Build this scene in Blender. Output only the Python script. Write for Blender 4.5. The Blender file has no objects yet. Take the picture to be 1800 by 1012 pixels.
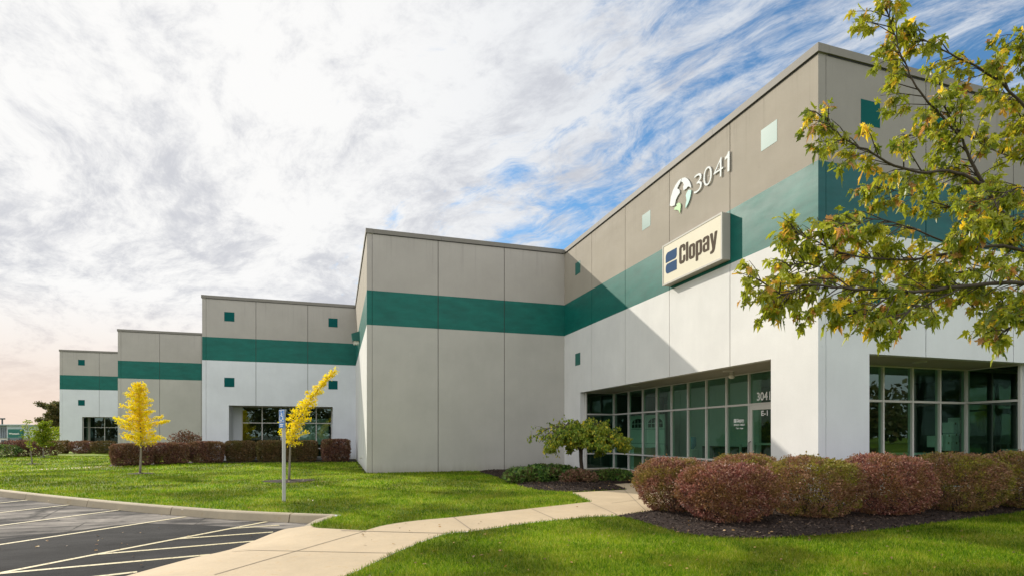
import bpy, bmesh, math, random
import numpy as np
from mathutils import Vector, Matrix, noise
from mathutils.geometry import tessellate_polygon, delaunay_2d_cdt

random.seed(7)
RNG = np.random.default_rng(11)
S = bpy.context.scene
COL = S.collection

# ------------------------------------------------------------------ camera
EYE = 1.5
YAW = math.radians(17.5)
FPX = 977.0
cam_d = bpy.data.cameras.new('camera')
cam = bpy.data.objects.new('camera', cam_d)
COL.objects.link(cam)
cam.location = (0, 0, EYE)
cam.rotation_euler = (math.radians(90), 0, -YAW)
cam_d.sensor_width = 36
cam_d.lens = FPX / 1800 * 36
cam_d.shift_y = 258 / 1800
cam_d.clip_start = 0.05
cam_d.clip_end = 5000
S.camera = cam

# ------------------------------------------------------------------ light
SUN_TO = Vector((-5.8, 9.47, 6.38)).normalized()
SUN_EL = math.asin(SUN_TO.z)
SUN_AZ = math.atan2(SUN_TO.x, SUN_TO.y)          # clockwise from +Y
sun_d = bpy.data.lights.new('sun', 'SUN')
sun_d.energy = 3.2
sun_d.angle = math.radians(0.5)
sun_d.color = (1.0, 0.93, 0.81)
sun = bpy.data.objects.new('sun', sun_d)
COL.objects.link(sun)
sun.rotation_euler = (-SUN_TO).to_track_quat('-Z', 'Y').to_euler()
sun.location = (-20, 30, 30)

S.view_settings.view_transform = 'Standard'
S.view_settings.look = 'None'
S.view_settings.exposure = 0.43
S.view_settings.gamma = 1
S.view_settings.use_curve_mapping = False
S.cycles.max_bounces = 8
S.cycles.transparent_max_bounces = 16
S.cycles.use_denoising = True
S.cycles.sample_clamp_indirect = 6.0

world = bpy.data.worlds.new('World')
S.world = world
world.use_nodes = True


class NT:
    """small helper round a node tree"""
    def __init__(self, tree):
        self.t = tree
        for n in list(tree.nodes):
            tree.nodes.remove(n)

    def n(self, typ, props=None, **inp):
        nd = self.t.nodes.new(typ)
        for k, v in (props or {}).items():
            setattr(nd, k, v)
        for k, v in inp.items():
            key = int(k[1:]) if k[0] == 'i' and k[1:].isdigit() else k.replace('_', ' ')
            sock = nd.inputs[key]
            if isinstance(v, bpy.types.NodeSocket):
                self.t.links.new(v, sock)
            else:
                sock.default_value = v
        return nd

    def math(self, op, a, b=None, c=None, clamp=False):
        nd = self.t.nodes.new('ShaderNodeMath')
        nd.operation = op
        nd.use_clamp = clamp
        for i, v in enumerate((a, b, c)):
            if v is None:
                continue
            if isinstance(v, bpy.types.NodeSocket):
                self.t.links.new(v, nd.inputs[i])
            else:
                nd.inputs[i].default_value = v
        return nd.outputs[0]

    def mix(self, fac, a, b, blend='MIX'):
        nd = self.t.nodes.new('ShaderNodeMix')
        nd.data_type = 'RGBA'
        nd.blend_type = blend
        nd.clamp_factor = True
        for idx, v in ((0, fac), (6, a), (7, b)):
            if isinstance(v, bpy.types.NodeSocket):
                self.t.links.new(v, nd.inputs[idx])
            elif idx == 0:
                nd.inputs[0].default_value = v
            else:
                nd.inputs[idx].default_value = (*v[:3], 1)
        return nd.outputs[2]

    def ramp(self, fac, stops, interp='LINEAR'):
        nd = self.t.nodes.new('ShaderNodeValToRGB')
        cr = nd.color_ramp
        cr.interpolation = interp
        while len(cr.elements) > 1:
            cr.elements.remove(cr.elements[-1])
        first = True
        for p, c in stops:
            if first:
                e = cr.elements[0]
                e.position = p
                first = False
            else:
                e = cr.elements.new(p)
            e.color = (*c, 1) if len(c) == 3 else c
        self.t.links.new(fac, nd.inputs[0])
        return nd.outputs[0]

    def smooth(self, v, a, b):
        nd = self.t.nodes.new('ShaderNodeMapRange')
        nd.interpolation_type = 'SMOOTHSTEP'
        self.t.links.new(v, nd.inputs[0])
        nd.inputs[1].default_value = a
        nd.inputs[2].default_value = b
        nd.inputs[3].default_value = 0
        nd.inputs[4].default_value = 1
        return nd.outputs[0]

    def noise(self, vec, scale, detail=4, rough=0.55, dist=0.0):
        nd = self.n('ShaderNodeTexNoise', Scale=scale, Detail=detail, Roughness=rough, Distortion=dist)
        if vec is not None:
            self.t.links.new(vec, nd.inputs['Vector'])
        return nd.outputs[0]


def build_world():
    w = NT(world.node_tree)
    sky = w.n('ShaderNodeTexSky', dict(sky_type='NISHITA', sun_disc=False, sun_elevation=SUN_EL,
                                       sun_rotation=SUN_AZ, altitude=200, air_density=1.0,
                                       dust_density=0.5, ozone_density=2.0))
    tc = w.n('ShaderNodeTexCoord')
    d = tc.outputs['Generated']
    sep = w.n('ShaderNodeSeparateXYZ', Vector=d)
    z = w.math('MAXIMUM', sep.outputs[2], 0.0)
    zz = w.math('ADD', z, 0.20)
    px = w.math('DIVIDE', sep.outputs[0], zz)
    py = w.math('DIVIDE', sep.outputs[1], zz)
    pv = w.n('ShaderNodeCombineXYZ', X=px, Y=py, Z=0.0).outputs[0]
    # wind direction of the cirrus on the cloud plane
    mp = w.n('ShaderNodeMapping', dict(vector_type='POINT'), Vector=pv)
    mp.inputs['Rotation'].default_value = (0, 0, math.radians(CLOUD_ROT))
    mp.inputs['Location'].default_value = (CLOUD_SHIFT[0], CLOUD_SHIFT[1], 0)
    q = mp.outputs[0]
    warp = w.n('ShaderNodeTexNoise', Scale=1.1, Detail=4.0, Vector=q)
    wv = w.n('ShaderNodeVectorMath', dict(operation='SCALE'), i0=warp.outputs[1], Scale=0.52).outputs[0]
    qq = w.n('ShaderNodeVectorMath', dict(operation='ADD'), i0=q, i1=wv).outputs[0]

    def lay(sx, sy, ox, oy, scale, detail, rough, dist=0.0):
        m_ = w.n('ShaderNodeMapping', dict(vector_type='POINT'), Vector=qq)
        m_.inputs['Scale'].default_value = (sx, sy, 1)
        m_.inputs['Location'].default_value = (ox, oy, 0)
        return w.noise(m_.outputs[0], scale, detail, rough, dist)
    broad = lay(0.5, 1.0, 0, 0, 1.3, 4, 0.5)
    streak = lay(0.30, 1.6, 2.2, 5.0, 2.6, 10, 0.62, 0.3)
    puff = lay(0.75, 1.35, 3.1, 7.7, 8.0, 11, 0.70, 0.35)
    sd = w.n('ShaderNodeVectorMath', dict(operation='DOT_PRODUCT'), i0=d, i1=tuple(SUN_TO)).outputs['Value']
    back_fill = w.smooth(w.n('ShaderNodeVectorMath', dict(operation='DOT_PRODUCT'), i0=d, i1=(-SN0, -CS0, 0.25)).outputs['Value'], 0.05, 0.6)
    cov = w.math('ADD', w.math('MULTIPLY', broad, 0.45), w.math('MULTIPLY', streak, 0.75))
    cov = w.math('ADD', cov, w.math('MULTIPLY', puff, 0.55))
    cov = w.math('ADD', cov, w.math('MULTIPLY', w.smooth(sd, 0.64, 0.93), 0.24))
    cov = w.math('ADD', cov, w.math('MULTIPLY', back_fill, 0.20))  # extra cloud cover behind the camera, added for the same fill
    cov = w.math('ADD', cov, w.math('MULTIPLY', w.smooth(z, 0.40, 0.02), 0.16))
    mask = w.smooth(cov, 0.775, 0.985)
    mask = w.math('MAXIMUM', mask, w.math('MULTIPLY', w.smooth(z, 0.38, 0.0), 0.55))
    # grey cores of the thicker cloud
    g = w.math('ADD', w.math('MULTIPLY', lay(0.45, 1.3, 9.3, 1.2, 1.7, 8, 0.6, 0.3), 0.50), w.math('MULTIPLY', lay(0.8, 1.2, 4.3, 8.2, 6.0, 11, 0.72), 0.50))
    grey = w.smooth(g, 0.46, 0.63)
    bright = w.mix(w.smooth(sd, 0.45, 0.96), (0.70, 0.745, 0.81), (0.97, 0.965, 0.955))
    cl = w.mix(w.math('MULTIPLY', grey, 0.66), bright, (0.47, 0.49, 0.56))
    warm = w.math('MULTIPLY', w.smooth(z, 0.22, 0.0), w.smooth(sd, 0.60, 0.86))
    cl = w.mix(w.math('MULTIPLY', warm, 0.92), cl, (0.93, 0.74, 0.60))
    # unseen cloud behind the camera, brightened as added fill for the shaded walls
    cl = w.mix(back_fill, cl, (1.34, 1.36, 1.40))
    skyc = w.n('ShaderNodeVectorMath', dict(operation='MULTIPLY'), i0=sky.outputs[0], i1=SKY_TINT).outputs[0]
    clb = w.n('ShaderNodeVectorMath', dict(operation='SCALE'), i0=cl, Scale=CLOUD_GAIN / SKY_STRENGTH).outputs[0]
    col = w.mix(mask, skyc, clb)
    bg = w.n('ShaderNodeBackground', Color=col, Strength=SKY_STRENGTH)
    w.n('ShaderNodeOutputWorld', Surface=bg.outputs[0])


SN0, CS0 = math.sin(YAW), math.cos(YAW)
CLOUD_ROT = 66
SKY_TINT = (0.72, 1.08, 1.22)
SKY_STRENGTH = 0.10
CLOUD_GAIN = 0.75
CLOUD_SHIFT = (0.0, 0.0)
build_world()

# ------------------------------------------------------------------ measuring: sight lines of a survey photograph -> real positions
SN, CS = math.sin(YAW), math.cos(YAW)


def ray(px):
    u = (px - 900) / FPX
    return (SN + CS * u, CS - SN * u)


def G(px, py, z=0.0):
    zc = (EYE - z) * FPX / (py - 764)
    r = ray(px)
    return (zc * r[0], zc * r[1], z)


def D(px, zc, z=0.0):
    r = ray(px)
    return (zc * r[0], zc * r[1], z)


def HZ(py, zc):
    return EYE + (764 - py) * zc / FPX


def WX(px, py, X):
    r = ray(px)
    zc = X / r[0]
    return (r[1] * zc, HZ(py, zc))


# ------------------------------------------------------------------ materials
MATS = {}


def mat(name):
    m = bpy.data.materials.new(name)
    m.use_nodes = True
    MATS[name] = m
    return m, NT(m.node_tree)


def finish(t, shader, disp=None):
    o = t.n('ShaderNodeOutputMaterial', Surface=shader)
    return o


def simple(name, col, rough=0.6, metal=0.0, var=0.08, vscale=6.0, bump=0.0, bscale=40.0, spec=0.5):
    m, t = mat(name)
    pos = t.n('ShaderNodeNewGeometry').outputs['Position']
    nz = t.noise(pos, vscale, 5, 0.6)
    k = t.math('MULTIPLY_ADD', nz, 2 * var, 1 - var)
    c = t.n('ShaderNodeVectorMath', dict(operation='SCALE'), i0=(*col,), Scale=k).outputs[0]
    b = t.n('ShaderNodeBsdfPrincipled', Base_Color=c, Roughness=rough, Metallic=metal)
    b.inputs['Specular IOR Level'].default_value = spec
    if bump:
        bz = t.noise(pos, bscale, 4, 0.6)
        bn = t.n('ShaderNodeBump', Strength=bump, Distance=0.01, Height=bz)
        t.t.links.new(bn.outputs[0], b.inputs['Normal'])
    finish(t, b.outputs[0])
    return m


BAND0, BAND1, ROOF = 5.85, 7.21, 9.60
TEAL = (0.004, 0.118, 0.094)


def mp_band(t, pos):
    m_ = t.n('ShaderNodeMapping', Vector=pos)
    m_.inputs['Scale'].default_value = (0.7, 0.7, 2.2)
    return m_.outputs[0]


def paint(name, upper, lower, teal=TEAL, rough=0.5, spec=0.27):
    m, t = mat(name)
    pos = t.n('ShaderNodeNewGeometry').outputs['Position']
    z = t.n('ShaderNodeSeparateXYZ', Vector=pos).outputs[2]
    above0 = t.math('GREATER_THAN', z, BAND0)
    above1 = t.math('GREATER_THAN', z, BAND1)
    c = t.mix(above0, lower, teal)
    c = t.mix(above1, c, upper)
    # mottled weathering, broad patches plus fine vertical streaks and roller marks
    n1 = t.noise(pos, 0.7, 6, 0.62)
    mp = t.n('ShaderNodeMapping', Vector=pos)
    mp.inputs['Scale'].default_value = (1.0, 1.0, 0.10)
    n2 = t.noise(mp.outputs[0], 5.0, 5, 0.65)
    n3 = t.noise(pos, 45.0, 3, 0.6)
    k = t.math('MULTIPLY_ADD', n1, 0.30, 0.85)
    k = t.math('MULTIPLY', k, t.math('MULTIPLY_ADD', n2, 0.07, 0.965))
    k = t.math('MULTIPLY', k, t.math('MULTIPLY_ADD', n3, 0.10, 0.95))
    nb_ = t.noise(mp_band(t, pos), 2.0, 6, 0.65)
    k = t.math('MULTIPLY', k, t.math('MULTIPLY_ADD', t.math('MULTIPLY', t.math('SUBTRACT', above0, above1), t.math('SUBTRACT', nb_, 0.5)), 0.9, 1.0))
    # scuffs and old patching
    n4 = t.noise(pos, 2.3, 8, 0.7, 0.6)
    sc = t.smooth(n4, 0.66, 0.74)
    k = t.math('MULTIPLY', k, t.math('MULTIPLY_ADD', sc, -0.09, 1.0))
    mp3 = t.n('ShaderNodeMapping', Vector=pos)
    mp3.inputs['Scale'].default_value = (1.0, 1.0, 0.03)
    n6 = t.noise(mp3.outputs[0], 7.0, 4, 0.7)
    drip = t.math('MULTIPLY', t.smooth(n6, 0.52, 0.72), t.smooth(z, ROOF - 1.9, ROOF - 0.1))
    k = t.math('MULTIPLY', k, t.math('MULTIPLY_ADD', drip, -0.16, 1.0))
    # soil splash near the ground
    sp = t.smooth(t.math('ADD', z, t.math('MULTIPLY', n2, 0.5)), 0.65, 0.15)
    c = t.mix(t.math('MULTIPLY', sp, 0.35), c, (0.20, 0.17, 0.13))
    cc = t.n('ShaderNodeVectorMath', dict(operation='SCALE'), i0=c, Scale=k).outputs[0]
    mp2 = t.n('ShaderNodeMapping', Vector=pos)
    mp2.inputs['Scale'].default_value = (1.0, 0.5, 1.6)
    n5 = t.noise(mp2.outputs[0], 1.8, 6, 0.65)
    inband = t.math('SUBTRACT', above0, above1)
    rg = t.math('MULTIPLY_ADD', n5, 0.34, rough - 0.17)
    rg = t.math('ADD', rg, t.math('MULTIPLY_ADD', inband, -0.32, 0.32))
    b = t.n('ShaderNodeBsdfPrincipled', Base_Color=cc, Roughness=rg)
    t.t.links.new(t.math('MULTIPLY_ADD', inband, spec - 0.15, 0.15), b.inputs['Specular IOR Level'])
    hh = t.math('ADD', t.math('MULTIPLY', n3, 0.4), t.math('MULTIPLY', n1, 2.0))
    bn = t.n('ShaderNodeBump', Strength=0.18, Distance=0.01, Height=hh)
    t.t.links.new(bn.outputs[0], b.inputs['Normal'])
    finish(t, b.outputs[0])
    return m


TAN = (0.355, 0.318, 0.26)
GREY = (0.40, 0.375, 0.34)
WHITE = (0.68, 0.67, 0.645)
P_SIDE = paint('painted_concrete_side', TAN, WHITE, rough=0.46)
P_GREY = paint('painted_concrete_grey', GREY, (0.44, 0.425, 0.385))
P_WHITE_SHADE = paint('painted_concrete_white_shaded', GREY, (0.64, 0.665, 0.69))  # blue cast of shade put into the lower white
P_CORNER = paint('painted_concrete_corner', (0.275, 0.258, 0.235), (0.64, 0.66, 0.685), teal=(0.003, 0.085, 0.088))  # lower white tinted blue for this shaded side too
M_TEALSQ = simple('teal_square_paint', TEAL, 0.46, var=0.1)
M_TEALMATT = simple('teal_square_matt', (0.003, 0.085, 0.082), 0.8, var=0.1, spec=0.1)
M_SEAL = simple('joint_sealant', (0.10, 0.095, 0.085), 0.85)
M_COPING = simple('coping_metal', (0.20, 0.185, 0.16), 0.6, 0.0, bump=0.05, spec=0.3)
M_ROOF = simple('roof_membrane', (0.35, 0.35, 0.35), 0.8)
M_FRAME = simple('anodised_frame', (0.58, 0.56, 0.52), 0.45, 0.0, var=0.04)
M_SOFFIT = simple('soffit_plaster', (0.42, 0.38, 0.32), 0.8, var=0.05)
M_INTW = simple('interior_wall', (0.62, 0.62, 0.58), 0.8)
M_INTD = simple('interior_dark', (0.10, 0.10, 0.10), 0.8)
M_BLACK = simple('dark_plastic', (0.02, 0.02, 0.022), 0.4)
M_VINYL = simple('white_vinyl', (0.85, 0.85, 0.83), 0.5, var=0.02)
M_SIGNBODY = simple('sign_cabinet', (0.40, 0.375, 0.34), 0.6, 0.0, var=0.04, spec=0.2)
M_SIGNFACE = simple('sign_face', (0.66, 0.61, 0.47), 0.6, var=0.05, vscale=1.5, spec=0.25)
M_SIGNTXT = simple('sign_lettering', (0.105, 0.082, 0.062), 0.8, var=0.06, spec=0.05)
M_SIGNBLUE = simple('sign_blue', (0.050, 0.095, 0.185), 0.8, var=0.06, spec=0.05)
M_NUM = simple('white_numeral', (0.66, 0.69, 0.68), 0.6, var=0.03, spec=0.2)
M_EMBT = simple('pale_teal_acrylic', (0.36, 0.60, 0.54), 0.5, spec=0.2)
M_EMBG = simple('pale_green_acrylic', (0.36, 0.60, 0.28), 0.5, spec=0.2)
M_BARK = simple('bark', (0.060, 0.045, 0.032), 0.9, var=0.35, vscale=18, bump=0.8, bscale=30)
M_BARKL = simple('pale_bark', (0.22, 0.19, 0.15), 0.9, var=0.35, vscale=25, bump=0.5, bscale=40)
M_TWIG = simple('twig_bark', (0.065, 0.045, 0.035), 0.85, var=0.3)
M_POST = simple('post_white', (0.44, 0.44, 0.415), 0.5, var=0.12, vscale=8)
M_BLUE = simple('parking_blue', (0.010, 0.17, 0.50), 0.4, var=0.04)
M_SIDING = simple('metal_siding', (0.30, 0.33, 0.38), 0.5)
M_SIDING2 = simple('pale_siding', (0.42, 0.49, 0.53), 0.5)
M_SLATE = simple('slate_board', (0.055, 0.07, 0.085), 0.6)
M_CARTON = simple('white_carton', (0.84, 0.83, 0.80), 0.8)
M_CERAMIC = simple('table_laminate', (0.55, 0.56, 0.52), 0.4)
M_COOLBLUE = simple('water_bottle', (0.10, 0.30, 0.45), 0.2)
M_KRAFT = simple('tan_cabinet', (0.32, 0.22, 0.12), 0.6)
M_LENS = simple('lamp_lens', (0.70, 0.66, 0.55), 0.25)


def glass(name, tint, rough=0.0):
    m, t = mat(name)
    tr = t.n('ShaderNodeBsdfTransparent', Color=(*tint, 1))
    gl = t.n('ShaderNodeBsdfGlossy', Color=(0.70, 0.95, 0.84, 1), Roughness=rough)
    pos = t.n('ShaderNodeNewGeometry').outputs['Position']
    nz = t.noise(pos, 0.9, 2, 0.5)
    bn = t.n('ShaderNodeBump', Strength=0.10, Distance=0.02, Height=nz)
    t.t.links.new(bn.outputs[0], gl.inputs['Normal'])
    geo = t.n('ShaderNodeNewGeometry')
    dt = t.n('ShaderNodeVectorMath', dict(operation='DOT_PRODUCT'), i0=geo.outputs['Normal'], i1=geo.outputs['Incoming']).outputs['Value']
    ca = t.math('SUBTRACT', 1.0, t.math('ABSOLUTE', dt))
    fac = t.math('MULTIPLY_ADD', t.math('POWER', ca, 5.0), 0.90, 0.10, clamp=True)
    mx = t.n('ShaderNodeMixShader', Fac=fac, i1=tr.outputs[0], i2=gl.outputs[0])
    finish(t, mx.outputs[0])
    return m


M_GLASS = glass('tinted_glass', (0.42, 0.66, 0.53))


def leafmat(name, stops, patch=None, pscale=1.2, transl=0.35, rough=0.45, pm=0.75, spec=0.35, tmul=1.6, height=None, broad=False):
    """stops: colours picked per leaf; patch: second set showing in patches of the plant"""
    m, t = mat(name)
    geo = t.n('ShaderNodeNewGeometry')
    r = geo.outputs['Random Per Island']
    n = len(stops)
    c = t.ramp(r, [(i / n, s) for i, s in enumerate(stops)], 'CONSTANT')
    if patch:
        c2 = t.ramp(r, [(i / len(patch), s) for i, s in enumerate(patch)], 'CONSTANT')
        nz = t.noise(geo.outputs['Position'], pscale, 3, 0.6)
        f = t.smooth(nz, 0.44, 0.60)
        if height is not None:
            z = t.n('ShaderNodeSeparateXYZ', Vector=geo.outputs['Position']).outputs[2]
            hf = t.smooth(t.math('ADD', z, t.math('MULTIPLY_ADD', nz, 1.0, -0.5)), height[0], height[1])
            f = hf
        c = t.mix(t.math('MULTIPLY', f, pm), c, c2)
    if broad:
        bz = t.noise(geo.outputs['Position'], 0.45, 5, 0.6, 0.4)
        c = t.n('ShaderNodeVectorMath', dict(operation='SCALE'), i0=c, Scale=t.math('MULTIPLY_ADD', t.smooth(bz, 0.36, 0.64), 0.62, 0.56)).outputs[0]
    b = t.n('ShaderNodeBsdfPrincipled', Base_Color=c, Roughness=rough)
    b.inputs['Specular IOR Level'].default_value = spec
    tcol = t.n('ShaderNodeVectorMath', dict(operation='SCALE'), i0=c, Scale=tmul).outputs[0]
    tl = t.n('ShaderNodeBsdfTranslucent', Color=tcol)
    mx = t.n('ShaderNodeMixShader', Fac=transl, i1=b.outputs[0], i2=tl.outputs[0])
    finish(t, mx.outputs[0])
    return m


L_GRASS = leafmat('grass_blade', [(0.070, 0.150, 0.003), (0.13, 0.24, 0.004), (0.19, 0.31, 0.006), (0.09, 0.18, 0.004), (0.31, 0.36, 0.03)],
                  [(0.22, 0.30, 0.006), (0.28, 0.34, 0.012), (0.17, 0.25, 0.008), (0.40, 0.38, 0.07)], 1.0, 0.42, 0.5, 0.85, spec=0.2, tmul=1.4, broad=True)
L_BARB = leafmat('barberry_leaf', [(0.27, 0.105, 0.075), (0.22, 0.085, 0.062), (0.34, 0.155, 0.105), (0.17, 0.068, 0.05), (0.40, 0.23, 0.155), (0.25, 0.12, 0.07), (0.12, 0.05, 0.036)],
                 [(0.24, 0.19, 0.03), (0.19, 0.16, 0.02), (0.29, 0.19, 0.06), (0.15, 0.12, 0.02)], 3.2, 0.25, 0.45, 0.9, spec=0.4)
L_BARBY = leafmat('barberry_leaf_olive', [(0.27, 0.14, 0.065), (0.30, 0.135, 0.085), (0.21, 0.13, 0.04), (0.37, 0.22, 0.13), (0.14, 0.075, 0.04)],
                  [(0.25, 0.24, 0.02), (0.20, 0.20, 0.018), (0.29, 0.22, 0.04), (0.15, 0.14, 0.02)], 2.6, 0.28, 0.45, 0.95, spec=0.4)
L_BARBR = leafmat('barberry_leaf_red', [(0.29, 0.100, 0.075), (0.22, 0.075, 0.058), (0.36, 0.155, 0.11), (0.16, 0.056, 0.045), (0.46, 0.27, 0.20), (0.26, 0.12, 0.07), (0.10, 0.036, 0.03)],
                  [(0.24, 0.15, 0.035), (0.20, 0.10, 0.03), (0.29, 0.15, 0.06), (0.15, 0.09, 0.02)], 3.0, 0.25, 0.45, 0.8, spec=0.4)
L_HEDGE = leafmat('hedge_leaf_brown', [(0.16, 0.070, 0.055), (0.22, 0.10, 0.07), (0.10, 0.048, 0.036), (0.28, 0.15, 0.09)],
                [(0.17, 0.12, 0.03), (0.12, 0.09, 0.025)], 1.5, 0.2, 0.5, 0.5)
L_HEDGEO = leafmat('hedge_leaf_olive', [(0.15, 0.10, 0.035), (0.20, 0.12, 0.05), (0.10, 0.085, 0.025), (0.24, 0.15, 0.07)],
                   [(0.15, 0.14, 0.03), (0.10, 0.10, 0.02)], 1.5, 0.2, 0.5, 0.6)
L_YEL = leafmat('yellow_leaf', [(0.86, 0.70, 0.008), (0.90, 0.78, 0.015), (0.82, 0.56, 0.008), (0.92, 0.80, 0.04)],
                [(0.70, 0.64, 0.02), (0.84, 0.66, 0.015)], 1.6, 0.45, 0.5, 0.6, tmul=1.15)
L_MAPLE = leafmat('maple_leaf', [(0.211, 0.244, 0.014), (0.304, 0.329, 0.02), (0.106, 0.146, 0.012), (0.422, 0.415, 0.035), (0.238, 0.281, 0.018), (0.277, 0.281, 0.018), (0.343, 0.366, 0.025), (0.119, 0.159, 0.012), (0.264, 0.293, 0.018), (0.185, 0.220, 0.014), (0.396, 0.403, 0.03), (0.132, 0.171, 0.012), (0.686, 0.488, 0.03), (0.238, 0.268, 0.02), (0.396, 0.207, 0.06)],
                  [(0.238, 0.268, 0.015), (0.449, 0.390, 0.025), (0.185, 0.220, 0.014), (0.383, 0.354, 0.02), (0.304, 0.305, 0.02), (0.713, 0.464, 0.03)], 1.1, 0.46, 0.38, 0.55, spec=0.5, tmul=1.75)
L_CRAB = leafmat('small_tree_leaf', [(0.16, 0.25, 0.025), (0.10, 0.17, 0.015), (0.26, 0.35, 0.035), (0.60, 0.50, 0.04), (0.20, 0.28, 0.03), (0.07, 0.12, 0.012), (0.15, 0.22, 0.02), (0.34, 0.40, 0.04)],
                 [(0.24, 0.28, 0.02), (0.36, 0.33, 0.03), (0.16, 0.20, 0.02)], 2.0, 0.35, 0.4, 0.6)
L_GREEN = leafmat('bright_green_leaf', [(0.15, 0.22, 0.010), (0.20, 0.26, 0.012), (0.12, 0.18, 0.01), (0.26, 0.28, 0.015)], None, transl=0.45)
L_DARK = leafmat('dark_tree_leaf', [(0.10, 0.105, 0.030), (0.13, 0.12, 0.035), (0.07, 0.08, 0.025), (0.15, 0.11, 0.04)], None, transl=0.3)
L_JUN = leafmat('groundcover_leaf', [(0.08, 0.17, 0.03), (0.13, 0.24, 0.04), (0.19, 0.29, 0.06), (0.05, 0.10, 0.025), (0.03, 0.07, 0.015)],
                [(0.17, 0.14, 0.045), (0.09, 0.15, 0.03), (0.20, 0.10, 0.055)], 2.2, 0.25, 0.5, 0.55)
L_RUST = leafmat('rusty_groundcover_leaf', [(0.25, 0.14, 0.085), (0.19, 0.10, 0.06), (0.30, 0.18, 0.11), (0.12, 0.13, 0.04)], None, transl=0.25)
L_LITTER = leafmat('litter', [(0.24, 0.14, 0.06), (0.36, 0.20, 0.06), (0.15, 0.08, 0.04), (0.42, 0.28, 0.10)], None, transl=0.1)
L_CHIP = leafmat('mulch_chip', [(0.045, 0.028, 0.020), (0.065, 0.042, 0.030), (0.022, 0.014, 0.011), (0.13, 0.09, 0.065), (0.05, 0.034, 0.025), (0.030, 0.02, 0.015)], None, transl=0.0, rough=0.8, spec=0.3)


def lawn_material():
    m, t = mat('lawn')
    pos = t.n('ShaderNodeNewGeometry').outputs['Position']
    n1 = t.noise(pos, 0.35, 5, 0.6)
    n2 = t.noise(pos, 2.6, 6, 0.65)
    n3 = t.noise(pos, 60, 4, 0.7)
    a = t.math('ADD', t.math('MULTIPLY', n1, 0.5), t.math('ADD', t.math('MULTIPLY', n2, 0.3), t.math('MULTIPLY', n3, 0.35)))
    c = t.ramp(a, [(0.38, (0.050, 0.105, 0.004)), (0.50, (0.125, 0.205, 0.006)), (0.61, (0.21, 0.28, 0.012)), (0.74, (0.34, 0.35, 0.06))])
    bz = t.noise(pos, 0.45, 5, 0.6, 0.4)
    c = t.n('ShaderNodeVectorMath', dict(operation='SCALE'), i0=c, Scale=t.math('MULTIPLY_ADD', t.smooth(bz, 0.36, 0.64), 0.62, 0.56)).outputs[0]
    b = t.n('ShaderNodeBsdfPrincipled', Base_Color=c, Roughness=0.85)
    b.inputs['Specular IOR Level'].default_value = 0.15
    h = t.math('ADD', t.math('MULTIPLY', n3, 1.0), t.math('MULTIPLY', n2, 1.2))
    bn = t.n('ShaderNodeBump', Strength=0.8, Distance=0.04, Height=h)
    t.t.links.new(bn.outputs[0], b.inputs['Normal'])
    finish(t, b.outputs[0])
    return m


def concrete_material(name, base):
    m, t = mat(name)
    pos = t.n('ShaderNodeNewGeometry').outputs['Position']
    n1 = t.noise(pos, 0.8, 6, 0.65)
    n2 = t.noise(pos, 7.0, 6, 0.7)
    n3 = t.noise(pos, 120, 3, 0.6)
    k = t.math('MULTIPLY_ADD', n1, 0.50, 0.74)
    k = t.math('MULTIPLY', k, t.math('MULTIPLY_ADD', n2, 0.30, 0.85))
    k = t.math('MULTIPLY', k, t.math('MULTIPLY_ADD', n3, 0.20, 0.90))
    c = t.mix(t.smooth(n2, 0.54, 0.74), base, tuple(v * f for v, f in zip(base, (0.86, 0.78, 0.66))))
    cc = t.n('ShaderNodeVectorMath', dict(operation='SCALE'), i0=c, Scale=k).outputs[0]
    b = t.n('ShaderNodeBsdfPrincipled', Base_Color=cc, Roughness=0.8)
    b.inputs['Specular IOR Level'].default_value = 0.25
    bn = t.n('ShaderNodeBump', Strength=0.25, Distance=0.01, Height=n3)
    t.t.links.new(bn.outputs[0], b.inputs['Normal'])
    finish(t, b.outputs[0])
    return m


def asphalt_material(name, lo, hi, pale=0.0):
    m, t = mat(name)
    pos = t.n('ShaderNodeNewGeometry').outputs['Position']
    n1 = t.noise(pos, 0.6, 6, 0.65, 0.4)
    n3 = t.noise(pos, 160, 3, 0.7)
    mp = t.n('ShaderNodeMapping', Vector=pos)
    mp.inputs['Rotation'].default_value = (0, 0, math.radians(-12))
    mp.inputs['Scale'].default_value = (0.35, 1.6, 1)
    n2 = t.noise(mp.outputs[0], 1.2, 6, 0.65, 0.3)
    a = t.math('ADD', t.math('MULTIPLY', n1, 0.5), t.math('MULTIPLY', n2, 0.5))
    c = t.ramp(a, [(0.42, lo), (0.60, hi)])
    vor = t.n('ShaderNodeTexVoronoi', dict(feature='DISTANCE_TO_EDGE'), Vector=pos, Scale=0.45)
    wn = t.noise(pos, 3.0, 5, 0.7)
    crack = t.smooth(t.math('ADD', vor.outputs[0], t.math('MULTIPLY_ADD', wn, 0.05, -0.025)), 0.010, 0.0)
    c = t.mix(t.math('MULTIPLY', crack, 0.7 * pale), c, (0.02, 0.02, 0.02))
    oil = t.smooth(t.noise(pos, 2.4, 3, 0.5), 0.66, 0.74)
    c = t.mix(t.math('MULTIPLY', oil, 0.6), c, (0.014, 0.014, 0.014))
    k = t.math('MULTIPLY_ADD', n3, 0.8, 0.6)
    cc = t.n('ShaderNodeVectorMath', dict(operation='SCALE'), i0=c, Scale=k).outputs[0]
    b = t.n('ShaderNodeBsdfPrincipled', Base_Color=cc, Roughness=0.92)
    b.inputs['Specular IOR Level'].default_value = 0.12
    bn = t.n('ShaderNodeBump', Strength=0.55, Distance=0.012, Height=n3)
    t.t.links.new(bn.outputs[0], b.inputs['Normal'])
    finish(t, b.outputs[0])
    return m


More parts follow.
